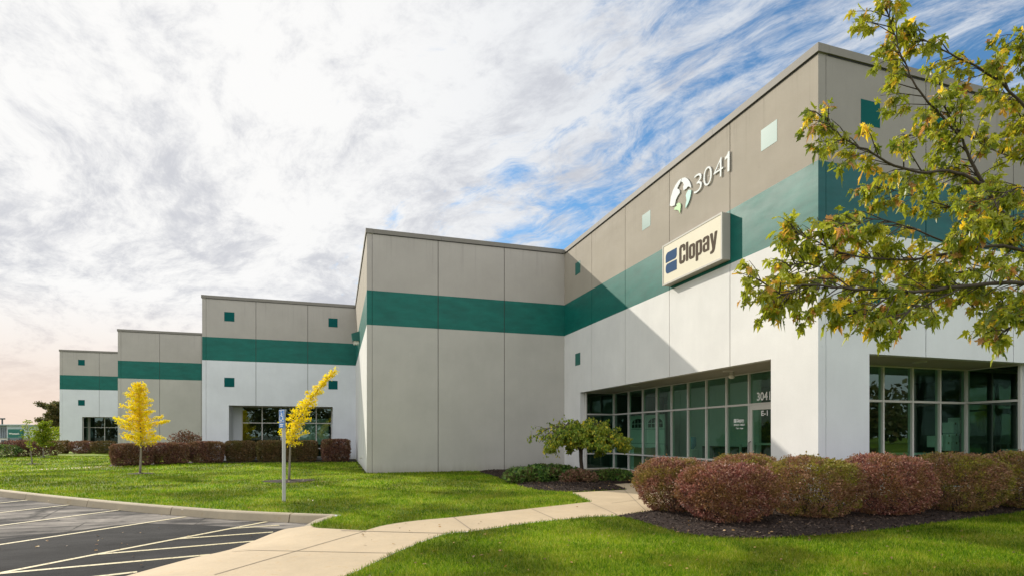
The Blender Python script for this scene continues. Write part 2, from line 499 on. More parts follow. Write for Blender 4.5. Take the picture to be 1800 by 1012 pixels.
def marking_material():
    m, t = mat('worn_line_paint')
    pos = t.n('ShaderNodeNewGeometry').outputs['Position']
    n1 = t.noise(pos, 22, 6, 0.75)
    f = t.math('MULTIPLY', t.smooth(n1, 0.33, 0.46), 0.95)
    b = t.n('ShaderNodeBsdfPrincipled', Base_Color=t.mix(t.noise(pos, 3, 4), (0.60, 0.54, 0.36), (0.55, 0.45, 0.22)), Roughness=0.7)
    tr = t.n('ShaderNodeBsdfTransparent')
    mx = t.n('ShaderNodeMixShader', Fac=f, i1=tr.outputs[0], i2=b.outputs[0])
    finish(t, mx.outputs[0])
    return m


M_LAWN = lawn_material()
M_CONC = concrete_material('path_concrete', (0.50, 0.395, 0.26))
M_KERB = concrete_material('kerb_concrete', (0.38, 0.32, 0.225))
M_ASPH = asphalt_material('old_asphalt', (0.050, 0.047, 0.046), (0.34, 0.305, 0.265), 1.0)
M_ASPHN = asphalt_material('sealed_asphalt', (0.018, 0.018, 0.019), (0.042, 0.041, 0.041), 0.3)
M_LINE = marking_material()
M_MULCH = simple('mulch', (0.032, 0.022, 0.018), 0.9, var=0.5, vscale=40, bump=1.0, bscale=60, spec=0.2)
M_JOINT = simple('path_joint', (0.25, 0.20, 0.14), 0.9)


# ------------------------------------------------------------------ objects
def link(o, parent=None):
    COL.objects.link(o)
    if parent is not None:
        o.parent = parent
    return o


def tag(o, label=None, cat=None, group=None, kind=None):
    if label:
        o['label'] = label
    if cat:
        o['category'] = cat
    if group:
        o['group'] = group
    if kind:
        o['kind'] = kind
    return o


def empty(name, loc, label, cat, group=None):
    o = bpy.data.objects.new(name, None)
    o.empty_display_size = 0.3
    COL.objects.link(o)
    o.location = loc
    return tag(o, label, cat, group)


def rootloc(o):
    """world position of the base a part's vertices are measured from"""
    v = Vector((0, 0, 0))
    while o is not None:
        v += Vector(o.location)
        o = o.parent
    return v


class MB:
    """collects faces given in world coordinates; build() makes ONE mesh object from them"""
    def __init__(self):
        self.v = []
        self.f = []
        self.m = []

    def add(self, verts, faces, mi=0):
        k = len(self.v)
        self.v.extend([tuple(p) for p in verts])
        self.f.extend([tuple(i + k for i in fc) for fc in faces])
        if isinstance(mi, int):
            self.m.extend([mi] * len(faces))
        else:
            self.m.extend(mi)

    def box(self, x0, x1, y0, y1, z0, z1, mi=0, my=None):
        if x0 > x1: x0, x1 = x1, x0
        if y0 > y1: y0, y1 = y1, y0
        v = [(x0, y0, z0), (x1, y0, z0), (x1, y1, z0), (x0, y1, z0), (x0, y0, z1), (x1, y0, z1), (x1, y1, z1), (x0, y1, z1)]
        f = [(0, 3, 2, 1), (4, 5, 6, 7), (0, 1, 5, 4), (1, 2, 6, 5), (2, 3, 7, 6), (3, 0, 4, 7)]
        mm = [mi] * 6
        if my is not None:
            mm[2] = my
        self.add(v, f, mm)

    def obox(self, c, ax, ay, az, hx, hy, hz, mi=0):
        c, ax, ay, az = Vector(c), Vector(ax).normalized(), Vector(ay).normalized(), Vector(az).normalized()
        v = [c + ax * hx * sx + ay * hy * sy + az * hz * sz for sz in (-1, 1) for sx, sy in ((-1, -1), (1, -1), (1, 1), (-1, 1))]
        self.add(v, [(0, 3, 2, 1), (4, 5, 6, 7), (0, 1, 5, 4), (1, 2, 6, 5), (2, 3, 7, 6), (3, 0, 4, 7)], mi)

    def tube(self, pts, radii, sides=7, mi=0, cap=True):
        pts = [Vector(p) for p in pts]
        n = len(pts)
        rings = []
        up = Vector((0.13, 0.21, 1)).normalized()
        for i, p in enumerate(pts):
            d = (pts[min(i + 1, n - 1)] - pts[max(i - 1, 0)])
            if d.length < 1e-7:
                d = Vector((0, 0, 1))
            d.normalize()
            a = d.cross(up)
            if a.length < 0.1:
                a = d.cross(Vector((1, 0, 0)))
            a.normalize()
            b = d.cross(a)
            r = radii[i] if hasattr(radii, '__len__') else radii
            rings.append([p + (a * math.cos(t) + b * math.sin(t)) * r for t in [2 * math.pi * k / sides for k in range(sides)]])
        v = [q for rg in rings for q in rg]
        f = []
        for i in range(n - 1):
            for k in range(sides):
                k2 = (k + 1) % sides
                f.append((i * sides + k, i * sides + k2, (i + 1) * sides + k2, (i + 1) * sides + k))
        if cap:
            f.append(tuple(range(sides))[::-1])
            f.append(tuple((n - 1) * sides + k for k in range(sides)))
        self.add(v, f, mi)

    def prism(self, pts, nrm, depth, mi=0):
        """pts: planar outline (world, any winding); extruded by depth along nrm"""
        pts = [Vector(p) for p in pts]
        nrm = Vector(nrm).normalized()
        tri = tessellate_polygon([pts])
        n = len(pts)
        top = [p + nrm * depth for p in pts]
        f = [tuple(t) for t in tri] + [tuple(i + n for i in t) for t in tri]
        f += [(i, (i + 1) % n, (i + 1) % n + n, i + n) for i in range(n)]
        self.add(pts + top, f, mi)

    def build(self, name, mats, parent=None, smooth=False, bevel=0.0):
        if not isinstance(mats, (list, tuple)):
            mats = [mats]
        off = rootloc(parent)
        me = bpy.data.meshes.new(name)
        vv = np.array(self.v, dtype=np.float64) - np.array(off)
        me.from_pydata(vv.tolist(), [], self.f)
        for m in mats:
            me.materials.append(m)
        me.polygons.foreach_set('material_index', self.m)
        if smooth:
            me.polygons.foreach_set('use_smooth', [True] * len(me.polygons))
        bm = bmesh.new()
        bm.from_mesh(me)
        bmesh.ops.recalc_face_normals(bm, faces=bm.faces)
        bm.to_mesh(me)
        bm.free()
        me.update()
        o = bpy.data.objects.new(name, me)
        link(o, parent)
        if bevel:
            b = o.modifiers.new('bevel', 'BEVEL')
            b.width = bevel
            b.segments = 2
            b.limit_method = 'ANGLE'
        return o


def fastmesh(name, V, F, mats, parent=None, smooth=False):
    """V (n,3) world, F (m,k) all faces the same size"""
    V = np.asarray(V, dtype=np.float32) - np.array(rootloc(parent), dtype=np.float32)
    F = np.asarray(F, dtype=np.int32)
    me = bpy.data.meshes.new(name)
    me.vertices.add(len(V))
    me.vertices.foreach_set('co', V.ravel())
    k = F.shape[1]
    me.loops.add(F.size)
    me.loops.foreach_set('vertex_index', F.ravel())
    me.polygons.add(len(F))
    me.polygons.foreach_set('loop_start', np.arange(0, F.size, k, dtype=np.int32))
    me.polygons.foreach_set('loop_total', np.full(len(F), k, dtype=np.int32))
    me.polygons.foreach_set('use_smooth', np.full(len(F), smooth, dtype=bool))
    if not isinstance(mats, (list, tuple)):
        mats = [mats]
    for m in mats:
        me.materials.append(m)
    me.update(calc_edges=True)
    o = bpy.data.objects.new(name, me)
    return link(o, parent)


def unit(a):
    return a / np.maximum(np.linalg.norm(a, axis=1, keepdims=True), 1e-9)


def leaves(P, Dr, N, size, tv, tf):
    """place leaf template (tv: (k,3) x=side y=along z=normal, tf faces) at P, along Dr, facing N"""
    n = len(P)
    Y = unit(Dr)
    X = unit(np.cross(Y, N))
    Z = np.cross(X, Y)
    tv = np.asarray(tv, dtype=float)
    s = np.asarray(size).reshape(-1, 1, 1) * np.ones((n, 1, 1))
    V = P[:, None, :] + s * (tv[None, :, 0:1] * X[:, None, :] + tv[None, :, 1:2] * Y[:, None, :] + tv[None, :, 2:3] * Z[:, None, :])
    k = len(tv)
    tf = np.asarray(tf)
    F = (np.arange(n) * k)[:, None, None] + tf[None, :, :]
    return V.reshape(-1, 3), F.reshape(-1, tf.shape[1])


def rdir(n):
    return unit(RNG.normal(size=(n, 3)))


DIAMOND = ([(0, 0, 0), (0.32, 0.5, 0.08), (0, 1, 0), (-0.32, 0.5, 0.08)], [(0, 1, 2, 3)])
OVAL = ([(0, 0, 0), (0.30, 0.35, 0.07), (0.22, 0.8, 0.04), (0, 1, -0.08), (-0.22, 0.8, 0.04), (-0.30, 0.35, 0.07)],
        [(0, 1, 2, 3), (0, 3, 4, 5)])
NEEDLE = ([(0, 0, 0), (0.09, 0.5, 0.02), (0, 1, 0), (-0.09, 0.5, 0.02)], [(0, 1, 2, 3)])


def maple_template():
    """five-lobed maple leaf with teeth, folded a little along the veins"""
    half = [(0.03, 0.0), (0.16, 0.06), (0.34, 0.02), (0.28, 0.14), (0.22, 0.24), (0.42, 0.30), (0.62, 0.38), (0.46, 0.46),
            (0.40, 0.56), (0.20, 0.52), (0.13, 0.58), (0.22, 0.74), (0.12, 0.80), (0.0, 1.06)]
    pts = [(x, y) for x, y in half] + [(-x, y) for x, y in half[-2::-1]]
    v = [(0, 0.22, -0.02)]
    for x, y in pts:
        v.append((x, y, 0.42 * abs(x) - 0.20 * (y - 0.2) ** 2 - 0.55 * max(0, abs(x) - 0.26)))
    f = [(0, i, i + 1) for i in range(1, len(pts))]
    v += [(0.012, -0.30, 0.05), (-0.012, -0.30, 0.05)]
    f.append((1, len(pts), len(v) - 1))
    f.append((1, len(v) - 1, len(v) - 2))
    return v, f


def text_mesh(s, width, height, depth, bold=0.0, align='L'):
    c = bpy.data.curves.new('lettering', 'FONT')
    c.body = s
    c.size = 1.0
    c.offset = bold
    c.extrude = 0.01
    c.resolution_u = 4
    o = bpy.data.objects.new('lettering', c)
    COL.objects.link(o)
    bpy.context.view_layer.update()
    dg = bpy.context.evaluated_depsgraph_get()
    me = bpy.data.meshes.new_from_object(o.evaluated_get(dg))
    bpy.data.objects.remove(o)
    co = np.empty(len(me.vertices) * 3)
    me.vertices.foreach_get('co', co)
    co = co.reshape(-1, 3)
    lo, hi = co.min(0), co.max(0)
    sx = width / (hi[0] - lo[0])
    sy = height / (hi[1] - lo[1]) if height else sx
    co[:, 0] = (co[:, 0] - lo[0]) * sx
    co[:, 1] = (co[:, 1] - lo[1]) * sy
    co[:, 2] = (co[:, 2] - lo[2]) / (hi[2] - lo[2]) * depth
    return me, co


def put_text(name, s, origin, ax, ay, width, height, depth, m, parent, bold=0.0):
    me, co = text_mesh(s, width, height, depth, bold)
    ax, ay = Vector(ax).normalized(), Vector(ay).normalized()
    az = ax.cross(ay)
    W = np.array(origin) + co[:, 0:1] * np.array(ax) + co[:, 1:2] * np.array(ay) + co[:, 2:3] * np.array(az)
    W = W - np.array(rootloc(parent))
    me.vertices.foreach_set('co', W.ravel())
    me.materials.clear()
    me.materials.append(m)
    me.update()
    me.name = name
    o = bpy.data.objects.new(name, me)
    return link(o, parent)


def outline_mesh(loops, width, height, depth):
    """closed outlines (holes included) filled flat and thickened"""
    c = bpy.data.curves.new('lettering', 'CURVE')
    c.dimensions = '2D'
    c.fill_mode = 'BOTH'
    c.extrude = 0.01
    for lp in loops:
        sp = c.splines.new('POLY')
        sp.points.add(len(lp) - 1)
        for p, q in zip(sp.points, lp):
            p.co = (q[0], q[1], 0, 1)
        sp.use_cyclic_u = True
    o = bpy.data.objects.new('lettering', c)
    COL.objects.link(o)
    bpy.context.view_layer.update()
    dg = bpy.context.evaluated_depsgraph_get()
    me = bpy.data.meshes.new_from_object(o.evaluated_get(dg))
    bpy.data.objects.remove(o)
    co = np.empty(len(me.vertices) * 3)
    me.vertices.foreach_get('co', co)
    co = co.reshape(-1, 3)
    lo, hi = co.min(0), co.max(0)
    co[:, 0] = (co[:, 0] - lo[0]) / (hi[0] - lo[0]) * width
    co[:, 1] = (co[:, 1] - lo[1]) / (hi[1] - lo[1]) * height
    co[:, 2] = (co[:, 2] - lo[2]) / (hi[2] - lo[2]) * depth
    return me, co


def _box(x0, y0, x1, y1):
    return [(x0, y0), (x1, y0), (x1, y1), (x0, y1)]


def _rounded(pts, r=0.07):
    """cut every corner of the outline into a short arc"""
    out = []
    n = len(pts)
    for i in range(n):
        p, a, b = Vector(pts[i]), Vector(pts[i - 1]), Vector(pts[(i + 1) % n])
        ra = min(r, (a - p).length * .45, (b - p).length * .45)
        p0, p1 = p + (a - p).normalized() * ra, p + (b - p).normalized() * ra
        for t in (0, .33, .67, 1):
            q = p0.lerp(p, t).lerp(p.lerp(p1, t), t)
            out.append((q.x, q.y))
    return out


HEAVY = [
    (0.00, [[(0, .12), (.10, 0), (.36, 0), (.47, .10), (.47, .40), (.30, .40), (.30, .16), (.18, .16), (.18, .84), (.30, .84), (.30, .62), (.47, .62), (.47, .90), (.36, 1), (.10, 1), (0, .88)]]),
    (0.515, [_box(0, 0, .175, 1)]),
    (0.735, [[(0, .10), (.09, 0), (.36, 0), (.45, .10), (.45, .66), (.36, .76), (.09, .76), (0, .66)], _box(.175, .14, .275, .62)]),
    (1.23, [[(0, -.24), (.175, -.24), (.175, 0), (.36, 0), (.45, .1), (.45, .66), (.36, .76), (0, .76)], _box(.175, .13, .275, .63)]),
    (1.72, [[(0, .1), (.09, 0), (.45, 0), (.45, .66), (.36, .76), (.09, .76), (0, .68), (0, .51), (.165, .51), (.165, .63), (.285, .63), (.285, .46), (.08, .44), (0, .35)], _box(.165, .12, .285, .33)]),
    (2.20, [[(0, .76), (.18, .76), (.245, .26), (.31, .76), (.49, .76), (.34, -.05), (.28, -.19), (.17, -.24), (.02, -.24), (.02, -.11), (.11, -.10), (.15, -.05), (.155, .02)]]),
]
ONE = [[(.46, 0), (.66, 0), (.66, 1), (.52, 1), (.47, .92), (.36, .86), (.20, .83), (.20, .70), (.46, .72)]]


def put_outline(name, loops, origin, ax, ay, width, height, depth, m, parent):
    me, co = outline_mesh(loops, width, height, depth)
    return _place_flat(name, me, co, origin, ax, ay, m, parent)


def _place_flat(name, me, co, origin, ax, ay, m, parent):
    ax, ay = Vector(ax).normalized(), Vector(ay).normalized()
    az = ax.cross(ay)
    W = np.array(origin) + co[:, 0:1] * np.array(ax) + co[:, 1:2] * np.array(ay) + co[:, 2:3] * np.array(az)
    W = W - np.array(rootloc(parent))
    me.vertices.foreach_set('co', W.ravel())
    me.materials.clear()
    me.materials.append(m)
    me.update()
    me.name = name
    return link(bpy.data.objects.new(name, me), parent)


def heavy_word():
    loops = []
    for dx, ls in HEAVY:
        for k, lp in enumerate(ls):
            q = [(x + dx, y) for x, y in lp]
            loops.append(_rounded(q, .05 if k == 0 else .03))
    return loops


def inside(poly, P):
    x, y = P[:, 0], P[:, 1]
    r = np.zeros(len(P), bool)
    n = len(poly)
    for i in range(n):
        x0, y0 = poly[i][:2]
        x1, y1 = poly[(i + 1) % n][:2]
        c = ((y0 > y) != (y1 > y)) & (x < (x1 - x0) * (y - y0) / (y1 - y0 + 1e-12) + x0)
        r ^= c
    return r


def smoothline(pts, n=6):
    """Catmull-Rom through the points"""
    pts = [np.array(p[:2], float) for p in pts]
    out = []
    for i in range(len(pts) - 1):
        p0, p1, p2, p3 = pts[max(i - 1, 0)], pts[i], pts[i + 1], pts[min(i + 2, len(pts) - 1)]
        for k in range(n):
            t = k / n
            out.append(tuple(0.5 * (2 * p1 + (p2 - p0) * t + (2 * p0 - 5 * p1 + 4 * p2 - p3) * t * t + (3 * p1 - p0 - 3 * p2 + p3) * t ** 3)))
    out.append(tuple(pts[-1]))
    return out


def sheet(name, poly, zf, m, spacing=None, mats=None):
    """flat region, optionally with inner grid points so that it can undulate"""
    if spacing:
        a = np.array([p[:2] for p in poly])
        lo, hi = a.min(0), a.max(0)
        gx, gy = np.meshgrid(np.arange(lo[0], hi[0], spacing), np.arange(lo[1], hi[1], spacing))
        P = np.stack([gx.ravel(), gy.ravel()], 1) + RNG.uniform(-.3, .3, (gx.size, 2)) * spacing
        P = P[inside(poly, P)]
        pts = [Vector(p[:2]) for p in poly] + [Vector(p) for p in P.tolist()]
        n = len(poly)
        r = delaunay_2d_cdt(pts, [], [list(range(n))], 1, 1e-5)
        vs, fs = r[0], r[2]
    else:
        vs = [Vector(p[:2]) for p in poly]
        fs = tessellate_polygon([[Vector((*p[:2], 0)) for p in poly]])
    mb = MB()
    mb.add([(v.x, v.y, zf(v.x, v.y)) for v in vs], fs)
    return mb.build(name, mats or m, smooth=bool(spacing))


# ------------------------------------------------------------------ ground plan
PZ = -0.15
kerb_pts = [(-60.0, 62.0), (-32.0, 40.0), (-19.0, 29.0), (-12.6, 22.9)] + [G(*p)[:2] for p in
            [(0, 859.5), (120, 872.5), (243, 884), (319, 890), (414, 896.6), (529, 901.7), (601, 904)]]
kerb_line = smoothline(kerb_pts, 5)
ramp_edge = [G(599, 905)[:2]] + [G(*p, PZ)[:2] for p in [(529, 926), (496, 931), (447, 950), (404, 966), (338, 981), (241, 1007)]] + \
            [(-2.9, 6.6), (-3.9, 4.9), (-6.5, 0.0), (-14, -14), (-30, -40)]
ramp_edge = smoothline(ramp_edge[:9], 3)[:-1] + ramp_edge[8:]
path_up = [G(*p)[:2] for p in [(642, 931.7), (680, 921.7), (735, 914), (800, 908), (933, 893), (1040, 881)]]
path_up = smoothline(path_up, 3)
grass_nook = [G(560, 927.5)[:2]]
entry = [G(1005, 865)[:2], G(1102, 860)[:2], G(1077, 850)[:2], G(1123, 847.5)[:2], (9.6, 15.6), (11.3, 15.6), (11.3, 10.45), (9.6, 10.45), (9.45, 11.05), (7.4, 11.0),
         G(1147, 897)[:2], G(1083, 906)[:2]]
path_low = smoothline([G(*p)[:2] for p in [(1083, 906), (1033, 908), (933, 918), (830, 933), (785, 937), (713, 963), (633, 1000)]] +
                      [(-0.45, 5.3), (-1.6, 3.4), (-4.0, -0.9), (-11, -15), (-27, -42)], 3)

lawn_poly = kerb_line + [G(545, 922)[:2]] + grass_nook + path_up + entry[:-1] + path_low + \
            [(300, -300), (900, 0), (900, 1500), (-900, 1500), (-900, 700)]
sheet('lawn', lawn_poly, lambda x, y: 0.0, M_LAWN)['kind'] = 'structure'

lot_poly = [(p[0] + 0.15, p[1] + 0.05) for p in kerb_line] + ramp_edge + [(-27, -60), (300, -301), (300, -900), (-900, -900), (-900, 690)]
lot_poly = [p for p in lot_poly]
o = sheet('parking_lot', lot_poly, lambda x, y: PZ, M_ASPH)
o['kind'] = 'structure'

# newer, darker sealed area of the lot
patch = [G(*p, PZ)[:2] for p in [(-300, 962), (-120, 958), (0, 947), (117, 934), (200, 923), (245, 919), (330, 921), (425, 926), (500, 929)]] + \
        [(p[0] + 0.004, p[1]) for p in ramp_edge[8:21]] + [(-9, -4), (-14, 4)]
o = sheet('sealed_asphalt_patch', patch, lambda x, y: PZ + 0.004, M_ASPHN)
o['kind'] = 'structure'

path_poly = ramp_edge[1:] + list(reversed(path_low)) + list(reversed(entry[:-1])) + list(reversed(path_up)) + grass_nook
RE = np.array(ramp_edge)


def ramp_z(x, y):
    # falls to the lot over the last metre
    a, b = RE[:-1], RE[1:]
    p = np.array([x, y])
    t = np.clip(((p - a) * (b - a)).sum(1) / np.maximum(((b - a) ** 2).sum(1), 1e-9), 0, 1)
    d = np.linalg.norm(a + (b - a) * t[:, None] - p, axis=1).min()
    k = min(1.0, d / 0.75)
    return PZ + 0.008 + (0.004 - PZ - 0.008) * k


near_path = [p for p in path_poly if p[1] > -20]
sheet('concrete_path', near_path, ramp_z, M_CONC, spacing=0.32)['kind'] = 'structure'
jb = MB()
for (a, b, w) in [((600, 932.2), (786, 937), .022), ((377, 1010), (642, 933), .011), ((408, 966), (692, 972), .011), ((797, 908.5), (830, 932), .014),
                  ((935, 894), (978, 913), .012), ((1035, 882), (1085, 904), .012), ((1075, 884), (1180, 870), .01), ((1098, 861), (1135, 897), .01)]:
    pa, pb = Vector(G(*a)), Vector(G(*b))
    d = (pb - pa)
    nn = Vector((-d.y, d.x, 0)).normalized() * w / 2 * 1.6
    k = 14
    vs = []
    for i in range(k + 1):
        p = pa + d * i / k
        z = ramp_z(p.x, p.y) + 0.004
        vs += [(p.x - nn.x, p.y - nn.y, z), (p.x + nn.x, p.y + nn.y, z)]
    jb.add(vs, [(2 * i, 2 * i + 1, 2 * i + 3, 2 * i + 2) for i in range(k)])
jb.build('path_joints', M_JOINT)['kind'] = 'structure'

# kerb: cast in lengths with open joints, flaring down round the tip
kb = MB()
kl = [np.array(p) for p in kerb_line]
tip = [np.array(G(*p)[:2]) for p in [(560, 914), (540, 921), (528, 926)]]
pts = kl + tip
seg = np.cumsum([0] + [np.linalg.norm(pts[i + 1] - pts[i]) for i in range(len(pts) - 1)])


def at_len(s):
    i = int(np.clip(np.searchsorted(seg, s) - 1, 0, len(pts) - 2))
    t = (s - seg[i]) / max(seg[i + 1] - seg[i], 1e-6)
    return pts[i] + (pts[i + 1] - pts[i]) * t


tot = seg[-1]
s = 0.0
while s < tot:
    e = min(s + 3.0, tot)
    k = 6
    rings = []
    for i in range(k + 1):
        q = s + 0.012 + (e - s - 0.024) * i / k
        p, p2 = at_len(max(q - .12, 0)), at_len(min(q + .12, tot))
        d = (p2 - p) / np.linalg.norm(p2 - p)
        nrm = np.array([-d[1], d[0]])
        c = at_len(q)
        if np.dot(nrm, np.array([-1, -1])) < 0:
            nrm = -nrm
        drop = max(0, 1 - (tot - q) / 0.9) * 0.12
        prof = [(-0.02, -0.25), (-0.02, 0.006 - drop), (0.02, 0.012 - drop), (0.13, 0.008 - drop), (0.155, -0.012 - drop), (0.185, PZ + 0.01 - drop * .2), (0.195, -0.25)]
        rings.append([(c[0] + nrm[0] * a, c[1] + nrm[1] * a, z) for a, z in prof])
    m_ = len(prof)
    vs = [p for r in rings for p in r]
    fs = [(i * m_ + j, i * m_ + j + 1, (i + 1) * m_ + j + 1, (i + 1) * m_ + j) for i in range(k) for j in range(m_ - 1)]
    fs += [tuple(range(m_)), tuple(k * m_ + j for j in range(m_))[::-1]]
    kb.add(vs, fs)
    s = e
kb.build('kerb', M_KERB, bevel=0)['kind'] = 'structure'

# painted lines
lb = MB()
for (a, b) in [((0, 883), (52, 877.5)), ((0, 900), (124, 886)), ((0, 922.7), (213, 895)), ((0, 956), (327, 907)), ((0, 1006), (187, 969.7)), ((187, 969.7), (470, 915.7)),
               ((408, 927.7), (491, 922)), ((311, 946), (480, 934)), ((167, 973.6), (447, 950)), ((0, 1006.7), (369, 973.6)), ((120, 1018), (241, 1004))]:
    pa, pb = Vector(G(*a, PZ + 0.008)), Vector(G(*b, PZ + 0.008))
    if a[0] == 0:
        pa = pa - (pb - pa).normalized() * 2.4
    d = (pb - pa)
    nn = Vector((-d.y, d.x, 0)).normalized() * 0.043
    lb.add([pa - nn, pa + nn, pb + nn, pb - nn], [(0, 1, 2, 3)])
for i, f in enumerate(lb.v):
    lb.v[i] = (f[0], f[1], f[2] + 0.0005 * (i // 4 % 3))
lb.build('parking_lines', M_LINE)['kind'] = 'structure'

# a second narrow path far across the lawn
sheet('far_path', [G(-160, 831)[:2], G(0, 827.5)[:2], G(200, 817.5)[:2], G(215, 817.5)[:2], G(215, 819.5)[:2], G(200, 819.5)[:2], G(0, 829)[:2], G(-160, 832.6)[:2]],
      lambda x, y: 0.006, M_CONC)['kind'] = 'structure'


# mulch beds
def bump_z(base, amp=0.03):
    return lambda x, y: base + amp * (noise.noise(Vector((x * 2.2, y * 2.2, 0))) + 0.6 * noise.noise(Vector((x * 7, y * 7, 3))))


bedL = smoothline([G(*p)[:2] for p in [(842, 829.5), (870, 837), (905, 850), (950, 861), (1005, 864.5)]], 4) + [G(1102, 859.6)[:2], G(1077, 850.3)[:2], G(1123, 847.8)[:2]] + \
       [(9.6, 15.7), (11.1, 15.8), (11.1, 20.9), (9.6, 20.9), (9.6, 22.6), (5.8, 22.6)]
bedR = [(7.4, 10.95), G(1147, 897.5)[:2]] + smoothline([G(*p)[:2] for p in [(1083, 906.5), (1123, 915), (1200, 937), (1300, 946), (1400, 943), (1497, 937), (1646, 919), (1800, 899)]], 4) + \
       [(15.5, 7.2), (19, 7.1), (24, 7.1), (24, 9.12), (16.1, 9.12), (16.1, 9.9), (12, 9.9), (9.6, 9.12), (9.4, 10.9)]


def bed_z(poly, base, amp):
    pa = np.array(poly)
    def f(x, y):
        a, b = pa, np.roll(pa, -1, 0)
        p = np.array([x, y])
        t = np.clip(((p - a) * (b - a)).sum(1) / np.maximum(((b - a) ** 2).sum(1), 1e-9), 0, 1)
        d = np.linalg.norm(a + (b - a) * t[:, None] - p, axis=1).min()
        k = min(1, d / 0.35)
        return 0.012 + k * (base + amp * (noise.noise(Vector((x * 2.2, y * 2.2, 0))) + 0.6 * noise.noise(Vector((x * 8, y * 8, 3)))))
    return f


zL, zR = bed_z(bedL, 0.05, 0.03), bed_z(bedR, 0.05, 0.03)
tag(sheet('mulch_bed', bedL, zL, M_MULCH, spacing=0.16), kind='structure')
tag(sheet('mulch_bed', bedR, zR, M_MULCH, spacing=0.14), kind='structure')
hedge_bed = [(-10.6, 31.2), (-7.3, 33.2), (-4.5, 33.1), (0.2, 32.3), (1.1, 32.2), (1.1, 36.1), (-7.4, 36.1), (-7.6, 35.4), (-10.9, 33.4)]
tag(sheet('mulch_bed', hedge_bed, lambda x, y: 0.012, M_MULCH), kind='structure')
tag(sheet('mulch_bed', [G(626, 812)[:2], G(640, 832)[:2], (1.1, 22.9), (1.1, 33)], lambda x, y: 0.016, M_MULCH), kind='structure')


def chips(name, polys, n, zfs, size=0.042):
    Vs, Fs = [], []
    off = 0
    for poly, zf in zip(polys, zfs):
        a = np.array([p[:2] for p in poly])
        lo, hi = a.min(0), a.max(0)
        P = RNG.uniform(lo, hi, (n, 2))
        P = P[inside(poly, P)]
        z = np.array([zf(x, y) for x, y in P]) + 0.006
        P3 = np.column_stack([P, z])
        d = rdir(len(P3)) * np.array([1, 1, 0.25])
        N = unit(np.array([0, 0, 1.0]) + rdir(len(P3)) * 0.5)
        V, F = leaves(P3, d, N, RNG.uniform(0.4, 1.3, len(P3)) * size, DIAMOND[0], DIAMOND[1])
        Vs.append(V)
        Fs.append(F + off)
        off += len(V)
    return tag(fastmesh(name, np.vstack(Vs), np.vstack(Fs), L_CHIP), kind='stuff')


tag(chips('mulch_chips', [bedL, bedR], 70000, [zL, zR]), 'dark shredded bark chips lying on the planting beds', 'mulch')


# ------------------------------------------------------------------ grass blades
def grass():
    Vs, Fs, off = [], [], 0
    holes = [bedL, bedR, hedge_bed]
    for (d0, d1, dens, w, h) in [(3.5, 7.6, 2600, 0.0055, 0.055), (7.6, 10.5, 1500, 0.008, 0.055), (10.5, 15, 700, 0.012, 0.06), (15, 24, 260, 0.02, 0.065), (24, 40, 70, 0.035, 0.08)]:
        um = 1.02
        n = int(dens * (d1 * d1 - d0 * d0) * um)
        zc = np.sqrt(RNG.uniform(d0 * d0, d1 * d1, n))
        u = RNG.uniform(-um, um, n)
        X = zc * (SN + CS * u)
        Y = zc * (CS - SN * u)
        P = np.column_stack([X, Y])
        ok = inside(lawn_poly, P)
        for hpoly in holes:
            ok &= ~inside(hpoly, P)
        for q, r in MULCH_RINGS:
            dd = np.linalg.norm(P - np.array(q), axis=1)
            ok &= dd > r
        for fx, fy in ((9.55, 9.11), (1.13, 22.62), (-7.45, 36.15), (-16, 49.7)):
            ok &= ~((X > fx - 0.01) & (Y > fy - 0.01))
        P = P[ok]
        P3 = np.column_stack([P, np.full(len(P), -0.004)])
        d = unit(np.column_stack([RNG.normal(0, .42, len(P)), RNG.normal(0, .42, len(P)), np.ones(len(P))]))
        N = rdir(len(P)) * np.array([1, 1, 0.3])
        hh = RNG.uniform(0.55, 1.25, len(P)) * h
        wr = w / h
        V, F = leaves(P3, d, N, hh, [(-wr / 2, 0, 0), (wr / 2, 0, 0), (wr * .25, .6, .05), (0, 1, 0.22), (-wr * .3, .6, .05)], [(0, 1, 2, 3, 4)])
        Vs.append(V)
        Fs.append(F + off)
        off += len(V)
    o = fastmesh('grass_blades', np.vstack(Vs), np.vstack(Fs), L_GRASS)
    tag(o, 'short bright green mown grass covering the lawn', 'grass', kind='stuff')


T1 = G(246, 832)[:2]
T2 = G(508, 845)[:2]
T3 = G(57, 815)[:2]
T4 = G(76, 803)[:2]
MULCH_RINGS = [(T1, 0.50), (T2, 0.80), (T3, 0.4), (T4, 0.45)]
grass()
for (q, r) in MULCH_RINGS:
    poly = [(q[0] + r * (1 + .12 * math.sin(3 * a) + random.uniform(-.06, .06)) * math.cos(a), q[1] + r * math.sin(a)) for a in [2 * math.pi * k / 18 for k in range(18)]]
    tag(sheet('mulch_ring', poly, lambda x, y, q=q, r=r: 0.012 + 0.05 * max(0, 1 - math.hypot(x - q[0], y - q[1]) / r), M_MULCH, spacing=0.15), kind='structure')


# ------------------------------------------------------------------ the warehouse
XS = [9.55, 1.13, -7.45, -16.0, -25.1]
YS = [9.11, 22.62, 36.15, 49.70, 63.25]
BX, BY = 44.0, 82.0
wh = empty('warehouse', (9.55, 9.11, 0), 'stepped concrete warehouse with a teal band and tinted corner glazing', 'building')
TH = 0.2
GAP = 0.013


